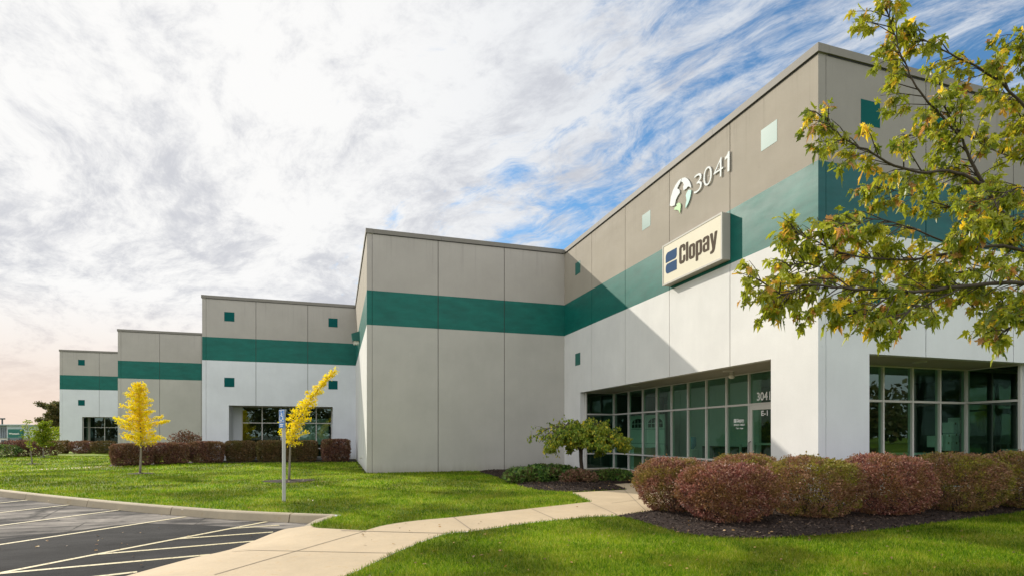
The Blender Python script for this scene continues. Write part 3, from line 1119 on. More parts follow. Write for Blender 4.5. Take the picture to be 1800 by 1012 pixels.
def wall(axis, a0, a1, c, joints, opening, mats, end_mat=None):
    """painted tilt-up panels along X ('x') or Y ('y'); opening = (o0, o1, ztop)"""
    mb = MB()
    js = [a0] + list(joints) + [a1]

    def bx(p0, p1, z0, z1, mi=0, d0=0.0, d1=TH, my=None):
        if p1 - p0 < 0.004:
            return
        if axis == 'x':
            mb.box(p0, p1, c + d0, c + d1, z0, z1, mi, my)
        else:
            mb.box(c + d0, c + d1, p0, p1, z0, z1, mi, my)
    for i in range(len(js) - 1):
        p0 = js[i] + (GAP if i else 0)
        p1 = js[i + 1] - (GAP if i < len(js) - 2 else 0)
        e = 2 if (axis == 'y' and i == 0) else None
        if opening and opening[0] < p1 and opening[1] > p0:
            o0, o1, zt = opening
            l1, r0 = max(o0, p0), min(o1, p1)
            bx(p0, l1, -0.3, zt, my=e)
            bx(r0, p1, -0.3, zt, my=e if r0 == p0 else None)
            bx(p0, p1, zt, ROOF, my=e)
        else:
            bx(p0, p1, -0.3, ROOF, my=e)
    for j in joints:
        zb = -0.3
        if opening and opening[0] < j < opening[1]:
            zb = opening[2] + 0.01
        bx(j - GAP, j + GAP, zb, ROOF, 1, 0.030, TH - 0.01)
    w = mb.build('wall', [mats, M_SEAL, end_mat or mats], wh)
    return w


def squares(w, axis, c, places, s=0.27):
    for a, z in places:
        mb = MB()
        if axis == 'x':
            mb.box(a - s, a + s, c - 0.004, c + 0.01, z - s, z + s)
        else:
            mb.box(c - 0.004, c + 0.01, a - s, a + s, z - s, z + s)
        mb.build('accent_square', M_TEALSQ if axis == 'y' else M_TEALMATT, w)


OPEN_Y = (10.43, 20.96, 3.25)
OPEN_X = (10.95, 16.15, 3.25)
wB = wall('y', 9.11, 22.62, XS[0], [11.83, 14.53, 17.22, 19.88], OPEN_Y, P_SIDE, P_CORNER)
squares(wB, 'y', XS[0], [(10.49, 8.42), (10.49, 4.65), (15.84, 8.42), (21.2, 8.42), (21.2, 4.65)], 0.25)
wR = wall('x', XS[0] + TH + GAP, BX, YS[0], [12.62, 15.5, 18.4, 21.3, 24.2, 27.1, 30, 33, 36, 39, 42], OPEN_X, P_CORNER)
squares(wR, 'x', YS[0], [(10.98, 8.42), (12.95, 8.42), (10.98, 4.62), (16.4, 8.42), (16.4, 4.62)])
wA = wall('x', XS[1] + TH + GAP, XS[0], YS[1], [3.96, 6.79], None, P_GREY)
wSA = wall('y', YS[1], YS[2], XS[1], [25.3, 28.0, 30.7, 33.4], None, P_SIDE, P_GREY)
w3 = wall('x', XS[2] + TH + GAP, XS[1], YS[2], [-4.59, -1.69], (-6.05, -0.24, 3.25), P_WHITE_SHADE)
squares(w3, 'x', YS[2], [(-6.02, 8.45), (-0.22, 8.45), (-6.02, 4.60), (-0.22, 4.60)])
wall('y', YS[2], YS[3], XS[2], [38.9, 41.6, 44.3, 47], None, P_SIDE, P_WHITE_SHADE)
wall('x', XS[3] + TH + GAP, XS[2], YS[3], [-13.2, -10.3], None, P_GREY)
wall('y', YS[3], YS[4], XS[3], [52.4, 55.1, 57.8, 60.5], None, P_SIDE, P_GREY)
w1 = wall('x', XS[4] + TH + GAP, XS[3], YS[4], [-21.9, -19.0], (-23.3, -17.4, 3.25), P_WHITE_SHADE)
squares(w1, 'x', YS[4], [(-23.35, 8.45), (-23.35, 4.60), (-17.4, 8.45), (-17.4, 4.6)])
wall('y', YS[4], BY, XS[4], [68, 73, 78], None, P_SIDE, P_WHITE_SHADE)
bk = MB()
bk.box(XS[4] + TH, BX - TH, BY - TH, BY, -0.3, ROOF)
bk.box(BX - TH, BX, YS[0] + TH, BY, -0.3, ROOF)
bk.build('rear_wall', P_GREY, wh)

# coping on every parapet
def coping(axis, a0, a1, c, mitre0, mitre1):
    mb = MB()
    n = max(1, round((a1 - a0) / 3.05))
    for i in range(n):
        p0 = a0 - (0.045 if (i == 0 and mitre0) else 0) + (a1 - a0) * i / n + (0.003 if i else 0)
        p1 = a0 + (a1 - a0) * (i + 1) / n + (0.0 if i < n - 1 else 0) - 0.003
        if axis == 'x':
            mb.box(p0, p1, c - 0.045, c + TH + 0.04, ROOF - 0.15, ROOF + 0.02)
            mb.box(p0, p1, c - 0.015, c + 0.02, ROOF - 0.175, ROOF - 0.153, 1)  # black strip painting in the shadow line under the cap
        else:
            mb.box(c - 0.045, c + TH + 0.04, p0, p1, ROOF - 0.153, ROOF + 0.023)
            mb.box(c - 0.018, c + 0.02, p0 + (0.05 if i == 0 else 0), p1, ROOF - 0.178, ROOF - 0.156, 1)  # same painted shadow line along the side walls
    mb.build('coping', [M_COPING, M_BLACK], wh)


for i in range(5):
    x_end = BX if i == 0 else XS[i - 1] - 0.05
    coping('x', XS[i] + TH + 0.045, x_end, YS[i], False, False)
    coping('y', YS[i], (YS[i + 1] - 0.05) if i < 4 else BY, XS[i], True, False)
rf = MB()
foot = []
for i in range(5):
    foot += [(XS[i] + TH, YS[i] + TH)]
    foot += [(XS[i] + TH, (YS[i + 1] + TH) if i < 4 else BY - TH)]
foot += [(BX - TH, BY - TH), (BX - TH, YS[0] + TH)]
rf.prism([(p[0], p[1], ROOF - 0.6) for p in foot], (0, 0, 1), 0.15)
rf.build('roof', M_ROOF, wh)

# ---- recessed glazing
FR = 0.028
ZR = [0.12, 0.74, 2.36, 3.25]


def bars(mb, axis, c, cols, rows, a0=None, a1=None, zb=None, dep=0.06):
    a0 = cols[0] if a0 is None else a0
    a1 = cols[-1] if a1 is None else a1
    def b(p0, p1, z0, z1, d=0.0):
        if axis == 'x':
            mb.box(p0, p1, c - dep + d, c + dep - d, z0, z1)
        else:
            mb.box(c - dep + d, c + dep - d, p0, p1, z0, z1)
    for a in cols:
        b(a - FR, a + FR, rows[0] if zb is None else zb, rows[-1])
    for z in rows:
        for p0, p1 in zip(cols[:-1], cols[1:]):
            b(p0 + FR, p1 - FR, z - (FR if z > rows[0] else 0), z + (FR if z < rows[-1] else 0), 0.003)


def pane(axis, c, a0, a1, z0, z1, parent):
    mb = MB()
    if axis == 'x':
        mb.add([(a0, c, z0), (a1, c, z0), (a1, c, z1), (a0, c, z1)], [(0, 1, 2, 3)])
    else:
        mb.add([(c, a0, z0), (c, a1, z0), (c, a1, z1), (c, a0, z1)], [(0, 1, 2, 3)])
    return mb.build('pane', M_GLASS, parent)


GX, GY = 11.12, 10.62
colsY = [20.96 - FR, 19.72, 18.64, 17.68, 16.74, 15.79, 14.83, 13.88, 12.93]
# storefront along the entrance side
mb = MB()
bars(mb, 'y', GX, colsY[::-1], ZR)
bars(mb, 'y', GX, [GY + 0.0, 11.92], ZR)
for z in (2.36, 3.25):
    mb.box(GX - 0.057, GX + 0.057, 11.92 + FR, 12.93 - FR, z - FR, z + (FR if z < 3 else 0))
sfY = mb.build('window', M_FRAME, wh)
pane('y', GX, GY, 20.93, 0.12, 3.24, sfY) if False else None
for k in range(len(colsY) - 1):
    pane('y', GX, colsY[k + 1] + FR, colsY[k] - FR, ZR[0], ZR[3], sfY)
pane('y', GX, GY + FR, 11.92 - FR, ZR[0], ZR[3], sfY)
tr = pane('y', GX, 11.92 + FR, 12.93 - FR, 2.36 + FR, 3.25, sfY)
put_text('lettering', '3041', (GX - 0.006, 12.66, 2.45), (0, -1, 0), (0, 0, 1), 0.50, 0.23, 0.002, M_VINYL, sfY, bold=0.022)
put_outline('lettering', heavy_word(), (GX - 0.006, 13.48, 1.85), (0, -1, 0), (0, 0, 1), 0.30, 0.125, 0.002, M_VINYL, sfY)
put_text('lettering', 'MONDAY - FRIDAY', (GX - 0.006, 13.60, 1.77), (0, -1, 0), (0, 0, 1), 0.46, 0.055, 0.002, M_VINYL, sfY, bold=0.03)
put_text('lettering', '7 am - 4 pm', (GX - 0.006, 13.51, 1.665), (0, -1, 0), (0, 0, 1), 0.30, 0.06, 0.002, M_VINYL, sfY, bold=0.03)
mb = MB()
for z0 in (1.87, 1.925):
    mb.box(GX - 0.008, GX - 0.004, 13.50, 13.60, z0, z0 + 0.045)
mb.build('lettering_mark', M_VINYL, sfY)

# return at the far end of the recess, and at its right-hand end
mb = MB()
bars(mb, 'x', 20.93, [9.79, 11.12 - 0.06], ZR)
r1 = mb.build('window', M_FRAME, wh)
pane('x', 20.93, 9.79 + FR, 11.06 - FR, ZR[0], ZR[3], r1)
colsX = [11.12, 12.15, 13.17, 14.18, 15.16, 16.14]
mb = MB()
bars(mb, 'x', GY, colsX[0:1] + colsX[1:], ZR)
sfX = mb.build('window', M_FRAME, wh)
for k in range(len(colsX) - 1):
    pane('x', GY, colsX[k] + FR, colsX[k + 1] - FR, ZR[0], ZR[3], sfX)
mb = MB()
bars(mb, 'y', 16.14, [9.33, 10.56], ZR)
r2 = mb.build('window', M_FRAME, wh)
pane('y', 16.14, 9.33 + FR, 10.56 - FR, ZR[0], ZR[3], r2)

# entrance door
mb = MB()
y0, y1, zt = 11.92 + FR, 12.93 - FR, 2.33
mb.box(GX - 0.05, GX + 0.03, y0, y0 + 0.10, 0.03, zt)
mb.box(GX - 0.05, GX + 0.03, y1 - 0.10, y1, 0.03, zt)
mb.box(GX - 0.048, GX + 0.028, y0 + 0.1, y1 - 0.1, zt - 0.13, zt)
mb.box(GX - 0.048, GX + 0.028, y0 + 0.1, y1 - 0.1, 0.03, 0.26)
door = mb.build('door', simple('door_aluminium', (0.62, 0.60, 0.56), 0.4, 0.3), wh)
pane('y', GX - 0.01, y0 + 0.1, y1 - 0.1, 0.26, zt - 0.13, door)
mb = MB()
yh = y1 - 0.06
mb.tube([(GX - 0.05, yh, 1.32), (GX - 0.12, yh, 1.30), (GX - 0.12, yh, 0.95), (GX - 0.05, yh, 0.93)], 0.014, 6)
mb.tube([(GX - 0.05, yh, 0.84), (GX - 0.08, yh, 0.84)], 0.03, 8)
mb.build('handle', M_BLACK, door)
put_text('lettering', 'E-1', (GX - 0.018, 12.48, 2.03), (0, -1, 0), (0, 0, 1), 0.24, 0.14, 0.002, M_VINYL, door, bold=0.02)

# upstand under the glass, and the soffits
mb = MB()
mb.box(GX - 0.09, GX + 0.09, 12.95, 20.95, -0.1, 0.12)
mb.box(GX - 0.09, GX + 0.09, GY - 0.09, 11.90, -0.1, 0.12)
mb.box(9.78, GX - 0.093, 20.84, 21.02, -0.1, 0.12)
mb.box(GX + 0.093, 16.23, GY - 0.09, GY + 0.09, -0.1, 0.12)
mb.box(16.05, 16.23, 9.34, GY - 0.093, -0.1, 0.12)
mb.build('sill_upstand', M_KERB, wh)
mb = MB()
mb.box(9.55 + TH + .002, GX + 0.4, 9.11 + TH + .002, 21.3, 3.252, 3.40)
mb.box(GX + 0.403, 16.5, 9.11 + TH + .002, GY + 0.4, 3.252, 3.40)
sof = mb.build('soffit', M_SOFFIT, wh)


def downlight(x, y, z=3.25):
    mb = MB()
    n = 20
    ro, ri = 0.15, 0.115
    vs = []
    for r, zz in ((ro, z), (ro, z - 0.012), (ri, z - 0.012), (ri * .9, z - 0.004)):
        vs += [(x + r * math.cos(2 * math.pi * k / n), y + r * math.sin(2 * math.pi * k / n), zz) for k in range(n)]
    fs = [(j * n + k, j * n + (k + 1) % n, (j + 1) * n + (k + 1) % n, (j + 1) * n + k) for j in range(3) for k in range(n)]
    mb.add(vs, fs)
    mb.add([(x + ri * .9 * math.cos(2 * math.pi * k / n), y + ri * .9 * math.sin(2 * math.pi * k / n), z - 0.005) for k in range(n)], [tuple(range(n))], 1)
    mb.build('downlight', [M_FRAME, M_LENS], sof)


downlight(10.2, 12.7)
downlight(10.2, 17.7)
downlight(13.3, 9.75)
mb = MB()
gx, gy = 10.55, 13.0
mb.tube([(gx, gy, 3.25), (gx, gy, 3.21)], 0.06, 12)
for i in range(6):
    pass
mb.tube([(gx, gy, 3.21 - 0.14 * (0.5 - 0.5 * math.cos(math.pi * t / 8))) for t in range(9)], [0.005 + 0.085 * math.sin(math.pi * t / 8) for t in range(9)], 14, 1)
mb.build('globe_light', [M_FRAME, M_LENS], sof, smooth=True)

# ---- the same recess at the other units
def unit_recess(x0, x1, Y, cols, solid_left):
    yg = Y + 1.5
    mb = MB()
    bars(mb, 'x', yg, cols, [0.10, 0.66, 2.26, 3.25])
    w = mb.build('window', M_FRAME, wh)
    for k in range(len(cols) - 1):
        pane('x', yg, cols[k] + FR, cols[k + 1] - FR, 0.1, 3.25, w)
    mb = MB()
    mb.box(x0 - 0.3, x1 + 0.3, Y + TH + .002, yg + .3, 3.252, 3.4)
    mb.build('soffit', M_SOFFIT, wh)
    mb = MB()
    if solid_left:
        mb.box(x0 - .2, cols[0] - FR, yg - .06, yg + .1, -0.1, 3.25)
        mb.box(x0 - .2, x0 - .002, Y + TH + .002, yg - .063, -0.1, 3.25)
    if solid_left:
        mb.build('recess_wall', P_WHITE_SHADE, wh)
        mb = MB()
    mb.box(cols[-1] + FR, x1 + .2, yg - .06, yg + .1, -0.1, 3.25)
    mb.box(x1 + .002, x1 + .2, Y + TH + .002, yg - .063, -0.1, 3.25)
    mb.build('recess_wall', P_WHITE_SHADE, wh)
    if not solid_left:
        mb = MB()
        bars(mb, 'y', x0 - 0.02, [Y + 0.24, yg - 0.06], [0.10, 0.66, 2.26, 3.25])
        w2 = mb.build('window', M_FRAME, wh)
        pane('y', x0 - 0.02, Y + .24 + FR, yg - .06 - FR, 0.1, 3.25, w2)
    mb = MB()
    xl, xr = x0 - 1.15, x1 + .25
    mb.box(xl, xr, yg + 5.0, yg + 5.1, 0, 3.24)
    mb.box(xl - .1, xl, Y + .3, yg + 5.0, 0, 3.24)
    mb.box(x1 + .25, x1 + .35, yg + .2, yg + 4.9, 0, 3.24)
    mb.box(xl + .01, x1 + .2, yg + .35, yg + 4.9, 3.243, 3.3)
    mb.box(cols[-1] - 2.1, cols[-1] - .2, yg + 1.4, yg + 1.5, 0.9, 2.6, 1)
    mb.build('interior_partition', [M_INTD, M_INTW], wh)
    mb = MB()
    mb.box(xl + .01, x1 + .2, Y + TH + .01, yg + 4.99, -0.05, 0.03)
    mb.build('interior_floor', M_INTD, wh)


unit_recess(-6.05, -0.24, YS[2], [-5.56, -4.42, -3.33, -2.27, -1.25, -0.32], True)
unit_recess(-23.3, -17.4, YS[4], [-23.2, -21.95, -20.8, -19.7, -18.6, -17.5], False)

# ---- interior behind the corner glazing
mb = MB()
mb.box(GX + .12, 22, GY + .12, 22.3, -0.02, 0.05)                      # floor
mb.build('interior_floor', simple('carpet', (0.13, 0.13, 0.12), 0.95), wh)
mb = MB()
mb.box(GX + .41, 22, GY + .41, 22.3, 3.26, 3.4)
mb.build('interior_ceiling', M_INTW, wh)
mb = MB()
mb.box(12.8, 12.9, 14.5, 19.6, 0.05, 3.25)                          # pale partition seen through the entrance glass
mb.build('interior_partition', M_INTW, wh)
mb = MB()
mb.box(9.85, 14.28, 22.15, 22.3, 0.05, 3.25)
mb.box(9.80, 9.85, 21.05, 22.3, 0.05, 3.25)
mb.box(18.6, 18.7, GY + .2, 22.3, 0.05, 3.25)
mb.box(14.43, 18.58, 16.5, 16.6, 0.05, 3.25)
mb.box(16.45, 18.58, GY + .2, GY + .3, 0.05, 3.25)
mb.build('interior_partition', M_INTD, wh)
# furniture seen through the glass
def ibox(name, label, cat, x0, x1, y0, y1, z0, z1, m, bevel=0.008):
    e = empty(name, ((x0 + x1) / 2, (y0 + y1) / 2, z0), label, cat)
    return e


def display_door(x, y0, y1, label):
    e = empty('display_door', (x, (y0 + y1) / 2, 0.05), label, 'garage door', 'sample garage doors inside the showroom')
    mb = MB()
    n = 4
    for i in range(n):
        mb.box(x, x + 0.05, y0, y1, 0.06 + i * 0.56, 0.06 + i * 0.56 + 0.545)
    mb.build('door_panel', simple('door_white', (0.75, 0.75, 0.72), 0.5), e)
    mb = MB()
    yc = (y0 + y1) / 2
    w = (y1 - y0) * 0.42
    z0 = 1.80
    pts = [(x - 0.012, yc - w, z0)] + [(x - 0.012, yc + w * math.cos(a) * -1, z0 + 0.16 + 0.20 * math.sin(a)) for a in [math.pi * k / 12 for k in range(13)]] + [(x - 0.012, yc + w, z0)]
    mb.prism(pts, (1, 0, 0), 0.01)
    a = mb.build('arched_window', M_BLACK, e)
    mb = MB()
    for q in (-0.5, 0, 0.5):
        mb.box(x - 0.022, x - 0.013, yc + q * w - 0.012, yc + q * w + 0.012, z0, z0 + 0.32)
    mb.box(x - 0.0215, x - 0.0135, yc - w, yc + w, z0 + 0.15, z0 + 0.17)
    mb.build('glazing_bar', M_VINYL, a)


display_door(11.62, 18.02, 19.22, 'white sectional door with an arched window, right-hand one inside the entrance glass')
display_door(11.62, 19.28, 20.48, 'white sectional door with an arched window, left-hand one inside the entrance glass')
e = empty('cabinet', (11.4, 18.9, 0.05), 'tan low cabinet standing behind the entrance glass', 'cabinet')
mb = MB()
mb.box(11.25, 11.55, 18.3, 19.6, 0.1, 1.02)
mb.build('carcass', M_KRAFT, e, bevel=.01)
mb = MB()
mb.box(11.24, 11.57, 18.28, 19.62, 1.023, 1.05)
mb.build('top', M_CERAMIC, e)
e = empty('water_cooler', (12.2, 17.1, 0.05), 'white water cooler with blue bottle behind the entrance glass', 'water cooler')
mb = MB()
mb.box(12.05, 12.35, 16.95, 17.25, 0.05, 1.0)
mb.build('body', M_INTW, e, bevel=.02)
mb = MB()
mb.tube([(12.2, 17.1, 1.0), (12.2, 17.1, 1.06), (12.2, 17.1, 1.12), (12.2, 17.1, 1.40), (12.2, 17.1, 1.44)], [.05, .07, .13, .13, .10], 14)
mb.build('bottle', M_COOLBLUE, e, smooth=True)
e = empty('desk', (12.3, 12.7, 0.05), 'pale desk standing just inside the entrance door', 'desk')
mb = MB()
mb.box(11.8, 12.5, 12.1, 14.3, 1.22, 1.27)
mb.build('desk_top', M_CERAMIC, e)
for (x, y) in ((11.85, 12.15), (12.4, 12.15), (11.85, 14.2), (12.4, 14.2)):
    mb = MB()
    mb.box(x, x + .05, y, y + .05, 0.05, 1.22)
    mb.build('leg', M_FRAME, e)
e = empty('sideboard', (12.5, 15.8, 0.05), 'long dark sideboard against the pale wall inside the entrance glass', 'sideboard')
mb = MB()
mb.box(12.38, 12.78, 14.7, 16.8, 0.1, 1.12)
mb.build('carcass', M_BLACK, e, bevel=.01)
mb = MB()
for y_ in (14.75, 15.45, 16.15):
    mb.box(12.365, 12.378, y_, y_ + .62, 0.18, 1.05)
mb.build('door_front', M_INTD, e)
# cartons stacked behind the right-hand windows
cart = [(1646, 1661, 765, 785), (1661, 1676, 763, 776), (1660, 1675, 776, 791), (1675, 1688, 761, 776), (1674, 1689, 776, 792), (1674, 1685, 741.5, 760.5), (1684, 1694, 733, 760.5)]
lab = ['white carton at the left end of the stack behind the right windows', 'small white carton left of centre, second row of the stack', 'large white carton in the bottom row, left of centre',
       'white carton in the second row below the tall one', 'white carton at the right end of the bottom row', 'tall white carton standing on top of the stack', 'narrow white carton leaning at the far right of the stack']
zc = 15.35
def carton(px0, px1, py0, py1, lb):
    a, b = D(px0, zc), D(px1, zc)
    z1, z0 = HZ(py0, zc), HZ(py1, zc)
    cx, cy = (a[0] + b[0]) / 2, (a[1] + b[1]) / 2
    w = abs(b[0] - a[0]) / 2
    e = empty('carton', (cx, 11.1, z0), lb, 'carton', 'white cartons stacked inside the right windows')
    mb = MB()
    r = ray((px0 + px1) / 2)
    cx = r[0] / r[1] * 10.95
    mb.box(cx - w * .93, cx + w * .93, 10.95, 11.25, z0 + .002, z1 - .002)
    mb.build('box', M_CARTON, e, bevel=.006)
    mb = MB()
    mb.box(cx - .025, cx + .025, 10.947, 11.252, z1 - .06, z1 - .001)
    mb.build('tape', M_KRAFT, e)
    return e
for c, l in zip(cart, lab):
    carton(*c, l)
e = empty('display_table', (15.3, 11.1, 0.05), 'low table carrying the white cartons behind the right windows', 'table')
mb = MB()
mb.box(14.4, 16.0, 10.85, 11.4, 0.98, 1.02)
mb.build('table_top', M_CERAMIC, e)
for (x, y) in ((14.5, 10.9), (15.9, 10.9), (14.5, 11.3), (15.9, 11.3)):
    mb = MB()
    mb.tube([(x, y, 0.05), (x, y, 0.98)], 0.02, 6)
    mb.build('leg', M_FRAME, e)
e = empty('workbench', (17.6, 10.0, 0.05), 'pale pedestal table behind the far right window', 'table')
mb = MB()
mb.box(16.9, 18.3, 9.5, 10.2, 0.98, 1.14)
mb.build('table_top', M_CERAMIC, e, bevel=.01)
mb = MB()
mb.box(17.3, 17.7, 9.7, 10.0, 0.05, 0.98)
mb.build('pedestal', M_CERAMIC, e)

# wall light on the side wall
mb = MB()
yl = 30.2
mb.add([(1.13, yl - .25, 6.90), (1.13, yl + .25, 6.90), (0.72, yl + .25, 6.76), (0.72, yl - .25, 6.76), (1.13, yl - .25, 6.40), (1.13, yl + .25, 6.40), (0.78, yl + .25, 6.40), (0.78, yl - .25, 6.40)],
       [(0, 1, 2, 3), (0, 3, 7, 4), (1, 5, 6, 2), (2, 6, 7, 3), (0, 4, 5, 1), (4, 7, 6, 5)])
wl = mb.build('wall_light', M_TEALSQ, wh)
mb = MB()
mb.box(0.84, 1.09, yl - .19, yl + .19, 6.24, 6.398)
mb.build('lens', M_LENS, wl)
mb = MB()
mb.tube([(1.13, 26.4, 0.45), (1.02, 26.4, 0.45), (1.0, 26.4, 0.38)], 0.025, 6)
mb.build('hose_tap', M_FRAME, wh)

# ------------------------------------------------------------------ wall sign, numerals and emblem
sg = empty('wall_sign', (9.55, 13.16, 5.93), 'cream lit-box sign with brown company lettering mounted over the teal band', 'sign')
sx0, sx1, sy0, sy1, sz0, sz1 = 9.30, 9.548, 11.81, 14.50, 5.94, 7.13
mb = MB()
mb.box(sx0 + .02, sx1, sy0, sy1, sz0, sz1)
mb.build('cabinet', M_SIGNBODY, sg, bevel=.01)
mb = MB()
e_ = 0.045
mb.box(sx0 - .012, sx0 + .018, sy0 - .004, sy0 + e_, sz0 - .004, sz1 + .004)
mb.box(sx0 - .012, sx0 + .018, sy1 - e_, sy1 + .004, sz0 - .004, sz1 + .004)
mb.box(sx0 - .010, sx0 + .018, sy0 + e_, sy1 - e_, sz1 - e_, sz1 + .004)
mb.box(sx0 - .010, sx0 + .018, sy0 + e_, sy1 - e_, sz0 - .004, sz0 + e_)
mb.build('rim', simple('sign_rim', (0.50, 0.48, 0.43), 0.6, 0.0, spec=0.2), sg)
mb = MB()
mb.box(sx0, sx0 + .015, sy0 + e_, sy1 - e_, sz0 + e_, sz1 - e_)
face = mb.build('face', M_SIGNFACE, sg)
put_outline('lettering', heavy_word(), (sx0 - 0.001, 13.66, 6.20), (0, -1, 0), (0, 0, 1), 1.66, 0.66, 0.004, M_SIGNTXT, sg)


def rrect(y0, y1, z0, z1, r_tl, r_bl, r_tr, r_br):
    out = []
    def arc(cy, cz, r, a0):
        if r < 1e-4:
            out.append((cy, cz))
            return
        for k in range(6):
            a = a0 + math.pi / 2 * k / 5
            out.append((cy + r * math.cos(a), cz + r * math.sin(a)))
    # y0 > y1 : viewer's left is +Y
    arc(y0 - r_tl, z1 - r_tl, r_tl, 0)
    arc(y1 + r_tr, z1 - r_tr, r_tr, math.pi / 2)
    arc(y1 + r_br, z0 + r_br, r_br, math.pi)
    arc(y0 - r_bl, z0 + r_bl, r_bl, 3 * math.pi / 2)
    return [(sx0 - 0.005, p[0], p[1]) for p in out]


mb = MB()
mb.prism(rrect(14.34, 13.78, 6.575, 6.86, 0.12, 0.001, 0.001, 0.10), (1, 0, 0), 0.004)
mb.prism(rrect(14.34, 13.78, 6.24, 6.53, 0.10, 0.12, 0.001, 0.001), (1, 0, 0), 0.004)
mb.build('mark', M_SIGNBLUE, sg)

nm = empty('address_number', (9.5, 12.5, 8.2), 'large white address numerals 3041 standing off the tan wall', 'numerals')
yy = 13.27
for ch, w in zip('3041', (0.34, 0.35, 0.38, 0.17)):
    if ch == '1':
        put_outline('numeral', ONE, (9.527, yy, 8.20), (0, -1, 0), (0, 0, 1), w, 0.50, 0.016, M_NUM, nm)
    else:
        put_text('numeral', ch, (9.527, yy, 8.20), (0, -1, 0), (0, 0, 1), w, 0.50, 0.016, M_NUM, nm, bold=-0.016)
    mb = MB()
    mb.tube([(9.528, yy - w * .5, 8.45), (9.55, yy - w * .5, 8.45)], 0.01, 5)
    mb.build('stud', M_FRAME, nm)
    yy -= w + 0.075
em = empty('wall_emblem', (9.5, 13.95, 8.0), 'round white, pale teal and green emblem left of the wall numerals', 'emblem')


def Z4(pts):
    out = []
    for x, y in pts:
        Yw, Zw = WX(1150 + x / 4.05, 260 + y / 4.05, 9.50)
        out.append((9.515, Yw, Zw))
    return out


for nm_, pts, m_ in [
    ('white_segment', [(193, 217), (172, 232), (150, 262), (130, 303), (115, 352), (107, 412), (122, 417), (142, 410), (150, 372), (162, 345), (178, 322), (176, 300), (160, 290), (168, 272), (180, 250)], M_NUM),
    ('white_segment', [(197, 215), (217, 212), (234, 222), (249, 243), (258, 272), (258, 286), (246, 276), (235, 277), (226, 290), (205, 304), (202, 280), (207, 262), (200, 246), (188, 240)], M_NUM),
    ('teal_segment', [(259, 300), (257, 330), (249, 365), (238, 395), (219, 432), (220, 405), (227, 372), (221, 340), (228, 318), (240, 300)], M_EMBT),
    ('green_segment', [(139, 441), (143, 425), (158, 415), (154, 402), (172, 391), (182, 396), (185, 412), (182, 440), (177, 468), (172, 448), (160, 442)], M_EMBG)]:
    mb = MB()
    mb.prism(Z4(pts), (1, 0, 0), 0.018)
    mb.build(nm_, m_, em)

# ------------------------------------------------------------------ accessible parking sign
q = G(499, 881)
pp = empty('parking_sign', (q[0], q[1], 0), 'white post carrying a narrow blue wheelchair sign beside the kerb', 'sign post')
mb = MB()
ax = Vector((0.94, 0.34, 0)).normalized()
ay = Vector((-0.34, 0.94, 0)).normalized()
mb.obox((q[0], q[1], 1.02), ax, ay, (0, 0, 1), 0.033, 0.033, 1.06)
mb.build('post', M_POST, pp, bevel=.006)
nrm = Vector((-0.90, -0.44, 0)).normalized()
right = Vector((0, 0, 1)).cross(nrm)
cc = Vector((q[0], q[1], 1.90)) + nrm * 0.048
mb = MB()
mb.obox(cc + Vector((0, 0, .03)), right, (0, 0, 1), nrm, 0.15, 0.145, 0.004)
mb.obox(cc + Vector((0, 0, -.18)), right, (0, 0, 1), nrm, 0.15, 0.055, 0.004)
pl = mb.build('sign_plate', M_BLUE, pp)
mb = MB()
c0 = cc + nrm * 0.0055 + Vector((0, 0, .03))
def PL(a, b):
    return c0 + right * a + Vector((0, 0, b))
def stroke(pts, w=0.012):
    for a, b in zip(pts[:-1], pts[1:]):
        a3, b3 = PL(*a), PL(*b)
        d = (b3 - a3)
        mb.obox((a3 + b3) / 2, d, nrm.cross(d), nrm, d.length / 2 + w * .4, w, 0.001)
stroke([(-0.02, 0.075), (-0.01, 0.0), (0.05, 0.0), (0.075, -0.07), (0.10, -0.065)])
stroke([(-0.015, 0.045), (0.04, 0.045)])
stroke([(-0.02 + .07 * math.cos(a) - 0.01, -0.04 + .065 * math.sin(a)) for a in [math.pi * (0.62 + 1.25 * k / 14) for k in range(15)]], 0.009)
hd = [PL(-0.022 + .018 * math.cos(a), 0.108 + .018 * math.sin(a)) for a in [2 * math.pi * k / 12 for k in range(12)]]
mb.prism(hd, nrm, 0.002)
for s_ in (-1, 1):
    stroke([(-0.135, 0.13 * s_), (0.135, 0.13 * s_)], 0.004)
    stroke([(0.135 * s_, -0.13), (0.135 * s_, 0.13)], 0.004)
stroke([(-0.11, -0.135), (0.11, -0.135)], 0.012) if False else None
stroke([(-0.10, -0.19), (0.10, -0.19)], 0.010)
stroke([(-0.07, -0.225), (0.07, -0.225)], 0.010)
mb.build('wheelchair_symbol', M_VINYL, pl)


